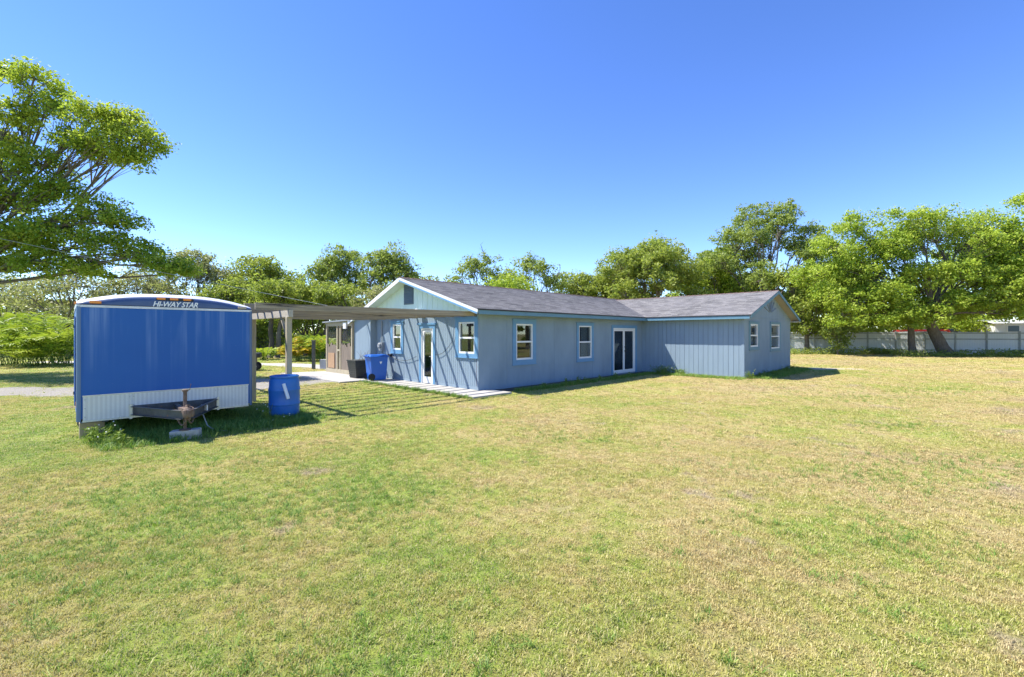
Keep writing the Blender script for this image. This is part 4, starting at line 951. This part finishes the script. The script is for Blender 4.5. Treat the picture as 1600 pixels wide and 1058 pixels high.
spec('fence_tree', (32.6, 36.6, 0), [(-1.6, 0, 6.0, 1.8, .6), (-3.4, -.3, 8.4, 1.9, .6), (-.6, .5, 8.6, 1.9, .6), (-5.2, 0, 6.6, 1.8, .6), (-5.0, -.5, 4.2, 1.6, .6), (-2.6, -1.0, 4.2, 1.4, .6), (-6.6, .2, 8.2, 1.6, .6), (-4.6, .6, 10.0, 1.7, .6), (-7.2, -.2, 4.8, 1.5, .6), (-3.6, -1.5, 3.0, 1.0, .6), (-6.4, -1.0, 3.2, 1.4, .7), (-1.4, -1.4, 2.9, 1.0, .7), (-4.2, 1.4, 5.4, 1.8, .6), (-7.4, .8, 6.4, 1.7, .6)],
     'bright green tree with a slim upright trunk left of the leaning tree', 32, leaf='bright', trunk=.24, fork=3.2, lean=(-.1, 0), per=95, size=.175, subs=16)
spec('fence_tree', (43.0, 35.0, 0), [(-2.2, 0, 10.8, 1.7, .55), (-.2, .4, 11.8, 1.9, .6), (-3.4, -.6, 7.6, 1.9, .6), (-1.0, -.8, 5.6, 1.9, .6), (1.8, 0, 9.4, 2.1, .6), (2.0, -.8, 6.2, 2.0, .6), (-4.8, -.5, 5.4, 1.7, .6), (-4.4, .2, 9.0, 1.5, .6)],
     'tall thin topped tree at the far right edge by the fence', 33, leaf='bright', trunk=.3, fork=3.0, per=90, size=.175, snags=2, sparse=.9)
spec('fence_tree', (26.5, 40.5, 0), [(-.8, 0, 4.4, 1.9, .7), (1.2, .3, 5.2, 1.9, .7), (.2, -.4, 6.6, 1.9, .7), (2.6, 0, 3.6, 1.6, .7), (-2.4, .2, 3.4, 1.5, .7), (-1.4, .4, 6.8, 1.6, .7), (2.4, .4, 7.0, 1.6, .7), (-.6, -.6, 2.4, 1.3, .8), (1.4, -.6, 2.2, 1.2, .8), (3.4, -.4, 2.4, 1.1, .8)],
     'mid green bushy tree at the house end of the white fence', 34, leaf='olive', trunk=.2, fork=1.6, per=62, size=.2)
spec('dark_shrub', (27.4, 37.9, 0), [(0, 0, 1.5, .95, .9), (.7, 0, 2.3, .8, .8), (-.6, .1, 2.1, .7, .8), (.2, 0, .8, .7, .8)],
     'dark hanging shrub against the white fence near the house', 35, leaf='oak', trunk=.07, fork=.6, per=50, size=.16, subs=30)
# -- behind the house, left to right across the skyline
auto('broadleaf_tree', 905, 418, 47, 95, 'olive', 'low green tree top just above the right half of the long roof', 41, n=8, low=.3, per=60, r0=1.9)
auto('sparse_oak', 835, 396, 45, 95, 'oak', 'thin flat topped oak crown above the middle of the long roof', 42, n=7, low=.55, per=50, r0=1.5, snags=1, sparse=.8)
auto('sparse_oak', 752, 398, 44, 105, 'oak', 'sparse oak with bare twigs above the long roof right of the gable', 43, n=8, low=.5, per=46, r0=1.55, snags=3, sparse=.75)
auto('broadleaf_tree', 790, 428, 42, 150, 'bright', 'low light green tree mass just above the roof ridge', 44, n=9, low=.3, per=60, r0=2.0)
auto('broadleaf_tree', 700, 432, 43, 90, 'olive', 'small olive green tree showing right behind the gable peak', 45, n=7, low=.35, per=55, r0=1.8)
auto('oak_tree', 606, 382, 42, 110, 'oak', 'dark leafy oak directly above the gable peak of the house', 46, n=12, low=.42, per=52, r0=1.6, snags=2, sparse=1.0)
auto('oak_tree', 528, 380, 44, 100, 'oak', 'dark oak behind the pergola left of the gable', 47, n=12, low=.36, per=52, r0=1.75, sparse=.95)
auto('scrub_tree', 585, 440, 38, 120, 'scrub', 'grey brown scrubby tree beside the gable over the pergola', 48, n=8, low=.35, per=45, r0=1.5, size=.17)
auto('broadleaf_tree', 412, 396, 44, 150, 'olive', 'broad olive green tree behind the pergola right of the trailer top', 49, n=14, low=.3, per=62, r0=2.1)
auto('broadleaf_tree', 480, 440, 36, 130, 'olive', 'lower leafy tree right above the pergola slats', 50, n=9, low=.38, per=60, r0=1.6, base_trunks=3, bark=BARKD)
auto('scrub_tree', 300, 384, 40, 120, 'scrub', 'tall grey green tree rising behind the trailer roof', 51, n=13, low=.3, per=48, r0=1.6, size=.18, sparse=.85)
auto('scrub_tree', 215, 408, 37, 150, 'scrub', 'pale twiggy tree behind the left half of the trailer roof', 52, n=12, low=.32, per=42, r0=1.6, size=.17, sparse=.8)
auto('scrub_tree', 110, 402, 35, 170, 'scrub', 'pale twiggy tree left of the trailer under the overhanging branches', 53, n=12, low=.32, per=40, r0=1.7, size=.17, sparse=.75)
auto('scrub_tree', 10, 420, 36, 150, 'scrub', 'pale twiggy tree at the left edge behind the palms', 54, n=11, low=.32, per=40, r0=1.7, size=.17, sparse=.75)
auto('broadleaf_tree', 360, 436, 38, 110, 'olive', 'low leafy tree behind the right end of the trailer roof', 55, n=9, low=.3, per=55, r0=1.7)
auto('broadleaf_tree', 255, 462, 33, 140, 'olive', 'low leafy tree hidden mostly behind the trailer', 56, n=8, low=.3, per=55, r0=1.4, size=.18)
auto('broadleaf_tree', 960, 424, 50, 130, 'olive', 'leafy green tree filling the gap left of the rounded tree', 57, n=10, low=.3, per=55, r0=2.3, size=.24)
auto('broadleaf_tree', 1160, 420, 54, 150, 'olive', 'leafy tree low behind the wing roof under the tall oak', 58, n=10, low=.25, per=55, r0=2.6, size=.25)
auto('broadleaf_tree', 1300, 410, 52, 170, 'bright', 'light green tree standing far behind the wing gable', 59, n=12, low=.2, per=60, r0=2.8, size=.25)
auto('broadleaf_tree', 650, 428, 48, 110, 'olive', 'olive tree far behind the gable peak', 60, n=8, low=.3, per=55, r0=2.2, size=.24)
auto('broadleaf_tree', 1560, 360, 46, 200, 'bright', 'light green tree beyond the fence behind the white mobile home', 63, n=13, low=.25, per=60, r0=2.6, size=.24)
# a stand of bare slim trunks seen under the pergola
for i, (x, Y, h) in enumerate(((421, 33, 5.5), (433, 33.5, 5.0), (519, 34, 5.2), (505, 35, 5.6))):
    lx = px(x, Y); rr = random.Random(600 + i)
    lab = ['dark slim tree trunk seen left of the pergola post', 'pale slim tree trunk next to the dark one left of the pergola post', 'slim slanting tree beside the porch corner', 'slim tree standing left of the slanting one near the porch'][i]
    make_tree('slim_tree', (lx, Y, 0), [(rr.uniform(-1.2, 1.2), rr.uniform(-.5, .5), h * rr.uniform(.75, 1.0), 1.3, .7) for _ in range(4)], lab, 'tree', 'slim trees under the canopy', 'olive', 600 + i, .17, h * .55, (rr.uniform(-.7, .7) + (1.2 if i == 2 else 0), 0), per=50, size=.18, bark=BARKD if i != 1 else BARK)
# -- big live oak overhanging from the left
spec('live_oak', (-24.5, 18.4, 0), [(5.0, 0, 12.2, 0.95, .68), (5.4, 0.1, 11.1, 0.75, .68), (3.6, 0.2, 12.6, 0.6, .68), (4.3, -0.2, 10.6, 1.0, .68), (7.4, 0, 10.7, 1.05, .68), (8.6, 0.2, 10.4, 1.0, .68), (9.5, 0.1, 9.6, 0.85, .68), (8.0, -0.2, 9.4, 1.1, .68), (6.6, 0.2, 9.6, 0.9, .68), (9.0, 0, 8.9, 0.6, .68), (3.4, 0, 9.2, 1.3, .68), (5.0, 0.2, 8.8, 1.1, .68), (2.0, 0.2, 10.2, 1.3, .68), (4.2, -0.2, 7.4, 1.2, .68), (5.8, 0.2, 7.6, 0.9, .68), (2.2, 0, 7.6, 1.4, .68), (7.6, 0.1, 6.9, 0.75, .68), (8.6, 0, 6.4, 0.7, .68), (6.2, 0, 6.1, 1.2, .68), (7.8, 0.2, 5.5, 1.05, .68), (4.4, 0.1, 5.8, 1.2, .68), (9.2, 0.1, 5.1, 0.85, .68), (10.2, 0.1, 4.6, 0.8, .68), (11.0, 0.1, 4.4, 0.55, .68), (5.4, -0.1, 4.7, 1.0, .68), (3.4, 0, 4.6, 1.0, .68), (7.2, 0, 4.5, 0.8, .68), (2.4, 0, 6, 1.4, .68), (0.6, 0, 11.8, 1.9, .68), (-2.5, 1, 9, 2.4, .68), (-3, -1, 6.5, 2.2, .68)],
    'large live oak whose leafy branches reach in from the upper left', 61, group=None, leaf='near', trunk=.5, fork=3.6, lean=(.8, 0), per=115, size=.122, subs=36, snags=0, limb=.45)

# -- fan and feather palms
def frond_plant(name, loc, h, nf, leaf, label, group, seed, length=1.5, lw=.045):
    rr = random.Random(seed); e = empty(name, loc); tag(e, label, 'plant', group)
    V_, F_ = [], []; wood = MB()
    for k in range(nf):
        az = rr.uniform(0, 6.283); L = length * rr.uniform(.7, 1.2); rise = rr.uniform(.45, 1.0) * h; pts = []
        o = Vector((rr.uniform(-.3, .3), rr.uniform(-.3, .3), 0))
        for i in range(9):
            t = i / 8; pts.append(o + Vector((math.cos(az) * L * t ** 1.15, math.sin(az) * L * t ** 1.15, rise * math.sin(min(1.0, t * 1.15) * 1.9) * 1.03)))
        wood.tube(pts, [.016 * (1 - .8 * i / 8) for i in range(9)], 4, cap=False)
        for i in range(2, 9):
            for sub in (0, .5):
                if i == 8 and sub: continue
                p = pts[i] if not sub else pts[i].lerp(pts[i + 1] if i < 8 else pts[i], .5); d = (pts[i] - pts[i - 1]).normalized()
                for sg in (-1, 1):
                    sd = Vector((-math.sin(az), math.cos(az), 0)) * sg; ll = L * .34 * (1 - .5 * abs(i / 8 - .45)) * rr.uniform(.85, 1.15)
                    tip = p + (sd * .8 + d * .55 + Vector((0, 0, -.18 + rr.uniform(-.1, .15)))) * ll; mid = p.lerp(tip, .45) + Vector((0, 0, .03)); wv = d * lw
                    b = len(V_); V_ += [tuple(p), tuple(mid + wv), tuple(tip), tuple(mid - wv)]; F_.append((b, b + 1, b + 2, b + 3))
    wood.build('stalk', LF['weed'], e); np_mesh('frond', np.array(V_), np.array(F_), LF[leaf], e)
    return e
GP = 'clump palms at the left edge'
for i, (x, Y, h, w_) in enumerate(((-6, 25.0, 2.3, 1.7), (20, 26, 2.9, 2.0), (46, 24.6, 1.7, 1.5), (66, 25.8, 2.7, 1.9), (88, 24.8, 1.9, 1.5), (106, 26, 2.6, 1.8))):
    frond_plant('clump_palm', (px(x, Y), Y, 0), h, 26, 'palm', ['first', 'second', 'third', 'fourth', 'fifth', 'sixth'][i] + ' clump palm from the left edge in the row left of the trailer', GP, 700 + i, w_)
GY = 'yellow fronded plants behind the pergola'
for i, (x, Y, h, l_, lf) in enumerate(((466, 29, 1.0, 1.1, 'yellow'), (484, 29.5, 1.5, 1.2, 'yellow'), (500, 29, 1.6, 1.4, 'palm'), (414, 31, .8, 1.0, 'palm'))):
    frond_plant('sago_palm', (px(x, Y), Y, 0), h, 26, lf, ['low yellow orange fronded plant right of the pergola post', 'taller yellow tipped fronded plant behind the pergola', 'green fronded plant behind the dark garden post', 'low green fronded plant between the trailer and the pergola post'][i], GY, 740 + i, l_)

# -- hedge mass that closes the view under the far trees, and the woods beyond
def mass(name, label, boxes, leaf, per_m2, size, seed):
    rng = np.random.default_rng(seed); C, Sg = [], []
    for x0, x1, y0, y1, h0, h1 in boxes:
        n = int((x1 - x0) * per_m2); xs = rng.uniform(x0, x1, n); ys = rng.uniform(y0, y1, n)
        top = h0 + (h1 - h0) * np.array([0.5 + 0.9 * mnoise.noise((x * .13, seed, 0)) + .35 * mnoise.noise((x * .5, seed, 4)) for x in xs])
        z = rng.uniform(.05, 1, n) ** .8 * top; C.append(np.stack([xs, ys, z], 1)); s_ = rng.uniform(.4, .85, n); Sg.append(np.stack([s_, s_, s_ * .6], 1))
    v, f = leaf_cloud(rng, np.concatenate(C), np.concatenate(Sg), 34, size)
    return tag(np_mesh(name, v, f, LF[leaf]), label, 'woods', kind='stuff')
mass('undergrowth', 'dark leafy undergrowth under the trees behind the left lawn', [(-50, -8, 37, 42, 1.6, 3.4)], 'olive', 26, .2, 3)
mass('far_wood', 'far tree line closing the horizon behind the lot', [(-110, 95, 56, 64, 4.6, 8.0)], 'olive', 26, .40, 4)
mass('far_wood', 'tree line right of the view that only the windows mirror', [(60, 72, -50, 50, 5, 9)], 'olive', 50, .8, 9)
mass('fence_weeds', 'low weeds and ivy along the foot of the white fence', [(20.5, 34, 38.2, 39.6, .2, .5), (30, 52, 33.6, 36.0, .15, .4)], 'oak', 14, .12, 6)
# trees behind the viewer that the windows mirror
GV = 'trees outside the view'
for i, (x, y, h, sp) in enumerate(((27, 12.5, 9, 10), (36, 17.5, 10, 12), (34, 4, 10, 11), (38, 24, 10, 11))):
    rr = random.Random(900 + i)
    make_tree('broadleaf_tree', (x, y, 0), dome(rr, h, sp, 9, sp / 5, .4), ['nearest of the trees right of the view that the windows mirror', 'second nearest tree right of the view that the windows mirror', 'tree right of the viewer outside the view', 'farthest of the trees right of the view near the fence'][i], 'tree', GV, 'oak', 900 + i, .25, h * .3, per=26, size=.34)

# ------------------------------------------------------------------ weeds
M['petal'] = mat('white_petal', (0.75, 0.74, 0.72), 0.7)
def weed(name, loc, h, n, label, seed, flowers=0, spread=.25, lf='weed', w_=.012):
    rr = random.Random(seed); e = empty(name, loc); tag(e, label, 'weed', None); st = MB(); fl_ = MB(); C = []
    for k in range(n):
        a = rr.uniform(0, 6.283); L = rr.uniform(.3, 1) * spread; hh = h * rr.uniform(.45, 1); o = Vector((rr.uniform(-.5, .5) * spread, rr.uniform(-.4, .4) * spread, 0))
        P = [o, o + Vector((math.cos(a) * L * .35, math.sin(a) * L * .35, hh * .6)), o + Vector((math.cos(a) * L, math.sin(a) * L, hh * rr.uniform(.8, 1.0)))]
        st.tube(P, [w_ * .5, w_ * .4, w_ * .15], 4, cap=False); C += [P[1], P[1].lerp(P[2], .5), P[0].lerp(P[1], .5)]
        if k < flowers: fl_.lathe([(.003, -.012), (.010, -.003), (.012, .003), (.004, .007)], 6, tuple(P[2]))
    st.build('stem', LF[lf], e); rng = np.random.default_rng(seed); c = np.array([tuple(q) for q in C]); v, f = leaf_cloud(rng, c, np.full(c.shape, .055), 5, .055, .6, .28); np_mesh('leaves', v, f, LF[lf], e)
    if flowers: fl_.build('blossom', M['petal'], e)
    return e
GW = 'weeds along the foot of the long wall'
weed('grass_clump', (-6.75, 7.35, 0), .40, 26, 'tall seeding grass clump at the front left corner of the trailer', 801, 7, .35)
weed('weed_plant', (-6.3, 7.2, 0), .28, 16, 'short weed right of the seeding clump in front of the trailer', 802, 2, .25)
weed('weed_plant', (-4.58, 9.02, 0), .24, 9, 'small flowering weed just in front of the blue drum', 803, 4, .2)
weed('weed_plant', (-4.95, 9.1, 0), .42, 9, 'spindly weed with pale flowers at the left foot of the blue drum', 804, 5, .16)
weed('weed_bush', tuple(HL(9.6, -1.35)), .50, 46, 'leafy weed bush with pale flowers in the inner corner of the house', 805, 22, .55)
weed('weed_bush', tuple(HL(9.9, -1.9)), .34, 26, 'lower weed bush beside the flowering one in the inner corner', 806, 8, .4)
weed('weed_plant', tuple(HL(9.95, -4.72)), .42, 14, 'flowering weed at the corner of the wing', 807, 7, .2)
for i, t_ in enumerate((2.2, 3.4, 3.9, 4.6, 5.4, 6.4, 7.7)):
    p_ = HL(t_, -0.75 - .06 * (i % 3)); o = weed('weed_plant', tuple(p_), .22 + .06 * (i % 3), 8, ['first', 'second', 'third', 'fourth', 'fifth', 'sixth', 'seventh'][i] + ' small pale weed from the left along the long wall', 820 + i, 4, .12); o['group'] = GW
for i in range(5):
    o = weed('weed_plant', tuple(HL(11.2 + i * 1.35, -4.75)), .26 + .05 * (i % 2), 14, ['first', 'second', 'third', 'fourth', 'fifth'][i] + ' weed from the left along the foot of the wing end wall', 840 + i, 2 if i % 2 else 0, .35); o['group'] = 'weeds along the wing end wall'

# ------------------------------------------------------------------ lawn grass (instanced tufts)
def tuft_mesh(name, seed, n, h0, h1, rad, wid, mat_):
    rng = np.random.default_rng(seed); V_, F_ = [], []
    for k in range(n):
        a = rng.uniform(0, 6.283); q = rad * math.sqrt(rng.uniform()); x, y = q * math.cos(a), q * math.sin(a)
        h = rng.uniform(h0, h1); az = rng.uniform(0, 6.283); tl = rng.uniform(.3, 1.35) * h; w_ = wid * rng.uniform(.6, 1.3)
        dx, dy = math.cos(az), math.sin(az); sx, sy = -dy * w_, dx * w_; b = len(V_)
        V_ += [(x - sx, y - sy, -.004), (x + sx, y + sy, -.004), (x + dx * tl * .4 + sx * .8, y + dy * tl * .4 + sy * .8, h * .62), (x + dx * tl * .4 - sx * .8, y + dy * tl * .4 - sy * .8, h * .62), (x + dx * tl, y + dy * tl, h * rng.uniform(.75, 1.0))]
        F_ += [(b, b + 1, b + 2), (b, b + 2, b + 3), (b + 3, b + 2, b + 4)]
    return np_mesh(name, np.array(V_), np.array(F_), mat_, data_only=True)
def inside(P, poly):
    x, y = P[:, 0], P[:, 1]; r = np.zeros(len(P), bool); n = len(poly)
    for i in range(n):
        x0, y0 = poly[i]; x1, y1 = poly[(i + 1) % n]
        c = ((y0 > y) != (y1 > y)) & (x < (x1 - x0) * (y - y0) / ((y1 - y0) + 1e-12) + x0); r ^= c
    return r
def to_local(P):
    d = P - np.array([A.x, A.y]); return d @ np.array([U.x, U.y]), d @ np.array([V.x, V.y])
def scatter(name, P, sc, rz, meshes, label, seed, tilt=.12):
    rng = np.random.default_rng(seed); N = len(P); me = bpy.data.meshes.new(name); me.vertices.add(N)
    me.vertices.foreach_set('co', np.column_stack([P, np.zeros(N)]).astype(np.float32).ravel())
    def attr(nm, ty, arr, key='value' ):
        a_ = me.attributes.new(nm, ty, 'POINT'); a_.data.foreach_set('vector' if ty == 'FLOAT_VECTOR' else 'value', np.asarray(arr, np.int32 if ty == 'INT' else np.float32).ravel())
    attr('rot', 'FLOAT_VECTOR', np.column_stack([rng.normal(0, tilt, N), rng.normal(0, tilt, N), rz])); attr('scl', 'FLOAT_VECTOR', sc); attr('pick', 'INT', rng.integers(0, len(meshes), N))
    o = bpy.data.objects.new(name, me); COL.objects.link(o); tag(o, label, 'grass', kind='stuff')
    ng = bpy.data.node_groups.new(name + '_nodes', 'GeometryNodeTree')
    ng.interface.new_socket('Geometry', in_out='INPUT', socket_type='NodeSocketGeometry'); ng.interface.new_socket('Geometry', in_out='OUTPUT', socket_type='NodeSocketGeometry')
    N_ = ng.nodes; gi, go = N_.new('NodeGroupInput'), N_.new('NodeGroupOutput'); iop = N_.new('GeometryNodeInstanceOnPoints'); jn = N_.new('GeometryNodeJoinGeometry')
    for mm in meshes:
        ho = bpy.data.objects.new(mm.name, mm); oi = N_.new('GeometryNodeObjectInfo'); oi.inputs['Object'].default_value = ho; oi.inputs['As Instance'].default_value = True
        ng.links.new(oi.outputs['Geometry'], jn.inputs[0])
    def na(nm, ty):
        n = N_.new('GeometryNodeInputNamedAttribute'); n.data_type = ty; n.inputs['Name'].default_value = nm; return n.outputs['Attribute']
    ng.links.new(gi.outputs[0], iop.inputs['Points']); ng.links.new(jn.outputs[0], iop.inputs['Instance']); iop.inputs['Pick Instance'].default_value = True
    ng.links.new(na('pick', 'INT'), iop.inputs['Instance Index']); ng.links.new(na('rot', 'FLOAT_VECTOR'), iop.inputs['Rotation']); ng.links.new(na('scl', 'FLOAT_VECTOR'), iop.inputs['Scale'])
    ng.links.new(iop.outputs[0], go.inputs[0]); md = o.modifiers.new('scatter', 'NODES'); md.node_group = ng
    return o
rg = np.random.default_rng(8)
def blocked(P):
    t_, s_ = to_local(P)
    b = (t_ > -1.06) & (t_ < .4) & (s_ > -.98) & (s_ < 5.4); b |= (t_ > -2.0) & (t_ < 0) & (s_ > 5.35) & (s_ < 10.6)
    b |= (t_ > -.2) & (t_ < 17.25) & (s_ > -.05) & (s_ < 11); b |= (t_ > 10.2) & (t_ < 17.2) & (s_ > -4.4) & (s_ < 0.2)
    b |= (t_ > .4) & (t_ < 10.1) & (s_ > -.66) & (s_ < .1)
    dr = inside(P, DRIVE) & (rg.uniform(size=len(P)) < .93); b |= dr; b |= inside(P, PATH2) | (inside(P, SAND) & (rg.uniform(size=len(P)) < .9))
    return b
def ring(y0, y1, sp, m=1.5):
    hw = lambda y: y * 1.20 + m
    n = int((y1 - y0) * 2 * hw(y1) / sp ** 2); P = np.column_stack([rg.uniform(-hw(y1), hw(y1), n), rg.uniform(y0, y1, n)])
    P = P[np.abs(P[:, 0]) < hw(P[:, 1])]; return P[~blocked(P)]
parts_, sc_ = [], []
for y0, y1, sp, k, kz in ((1.2, 4.0, .036, 1.0, 1.0), (4.0, 7.5, .050, 1.25, 1.05), (7.5, 13, .072, 1.7, 1.15), (13, 21, .12, 2.6, 1.3), (21, 40, .22, 4.4, 1.6)):
    P = ring(y0, y1, sp); q = rg.uniform(.7, 1.25, len(P))
    h = np.array([mnoise.noise((x * .8, y * .8, 3.0)) for x, y in P]) if len(P) < 300000 else np.zeros(len(P))
    zz = kz * q * (1 + .45 * h); parts_.append(P); sc_.append(np.column_stack([k * q, k * q, zz]))
P = np.concatenate(parts_); sc_ = np.concatenate(sc_)
TM = [tuft_mesh('grass_tuft', 50 + i, 26, .007, .025, .042, .0023, M['grass']) for i in range(5)]
scatter('lawn_grass', P, sc_, rg.uniform(0, 6.283, len(P)), TM, 'short patchy green and straw coloured lawn grass', 2)
# uncut greener grass round the trailer, the drum and the walls
def mat_tall():
    m, t, p = newmat('uncut_grass'); gg = t.new('ShaderNodeNewGeometry'); oi = t.new('ShaderNodeObjectInfo')
    c = t.ramp(t.math('FRACT', t.math('ADD', gg.outputs['Random Per Island'], t.math('MULTIPLY', oi.outputs['Random'], 5.1))), [(0.0, (.10, .22, .03)), (.5, (.19, .34, .045)), (.95, (.36, .44, .09))])
    t.link(c, p.inputs['Base Color']); p.inputs['Roughness'].default_value = .6
    tr_ = t.new('ShaderNodeBsdfTranslucent'); t.link(c, tr_.inputs[0]); mx = t.new('ShaderNodeMixShader'); mx.inputs[0].default_value = .35
    t.link(p.outputs[0], mx.inputs[1]); t.link(tr_.outputs[0], mx.inputs[2]); t.link(mx.outputs[0], t.n['Material Output'].inputs[0]); return m
M['tall'] = mat_tall(); Q = []
def patch(t0, t1, s0, s1, n, fall=.25):
    a = np.column_stack([rg.uniform(t0, t1, n) + rg.normal(0, fall, n) * .4, rg.uniform(s0, s1, n) + rg.normal(0, fall, n)]); Q.append(np.array([A.x, A.y]) + a[:, :1] * np.array([U.x, U.y]) + a[:, 1:] * np.array([V.x, V.y]))
patch(-8.7, -5.6, -1.1, 1.2, 2300, .15); patch(-6.2, -5.2, -.9, .8, 500, .2); patch(.9, 9.7, -1.0, -.70, 800, .06); patch(9.2, 10.0, -4.6, -.9, 420, .06); patch(10.2, 17.2, -5.4, -4.55, 800, .12); patch(-1.25, -1.1, -1.0, 5.2, 240, .04); patch(-8.7, -6.2, 1.2, 3.6, 700, .1)
Q = np.concatenate(Q); t_, s_ = to_local(Q); keep = ~((t_ > -1.06) & (t_ < .4) & (s_ > -.98)) & ~((s_ > -.05) & (t_ > 0)) & ~((t_ > 10.16) & (s_ > -4.46)) ; Q = Q[keep]
TT = [tuft_mesh('tall_tuft', 80 + i, 16, .05, .13, .06, .0035, M['tall']) for i in range(4)]
k = rg.uniform(.7, 1.35, len(Q)); scatter('uncut_grass', Q, np.column_stack([k, k, k]), rg.uniform(0, 6.283, len(Q)), TT, 'longer uncut green grass round the trailer and along the house walls', 3)
# a few broad leaf rosettes and lush patches in the mown lawn
Qs = []; rr = random.Random(15)
for i, (x, y, n, r_) in enumerate(((-3.1, 4.3, 420, .55), (-4.2, 5.0, 200, .4), (-1.75, 5.5, 150, .35), (-1.5, 4.7, 160, .3), (-2.9, 3.3, 120, .4), (4.6, 5.7, 200, .5), (6.4, 6.2, 160, .5), (3.3, 4.0, 110, .3), (-4.4, 3.4, 150, .4), (-1.0, 2.4, 120, .35), (7.3, 8.7, 90, .3), (-3.6, 6.2, 90, .35), (1.0, 7.8, 90, .35), (13.5, 14.2, 240, .9), (9.5, 12.5, 160, .8))):
    a = rg.normal(0, r_, (n, 2)) * np.array([1.5, .8]); Qs.append(a + np.array([x, y]))
for i in range(230):    # single weeds and small clumps all over the lawn
    y = 2.2 + 14 * rg.uniform() ** 1.6; x = rg.uniform(-1.15, 1.15) * y; n = int(rg.choice([1, 2, 3, 5, 9])); Qs.append(np.array([x, y]) + rg.normal(0, .035 + .012 * n, (n, 2)))
Qs = np.concatenate(Qs); Qs = Qs[~blocked(Qs)]; k = rg.uniform(.35, .7, len(Qs))
scatter('lush_grass', Qs, np.column_stack([k, k, k * .8]), rg.uniform(0, 6.283, len(Qs)), TT, 'greener broad bladed patches scattered in the mown lawn', 4, .3)
S.cycles.max_bounces = 10; S.cycles.diffuse_bounces = 7; S.cycles.transparent_max_bounces = 12
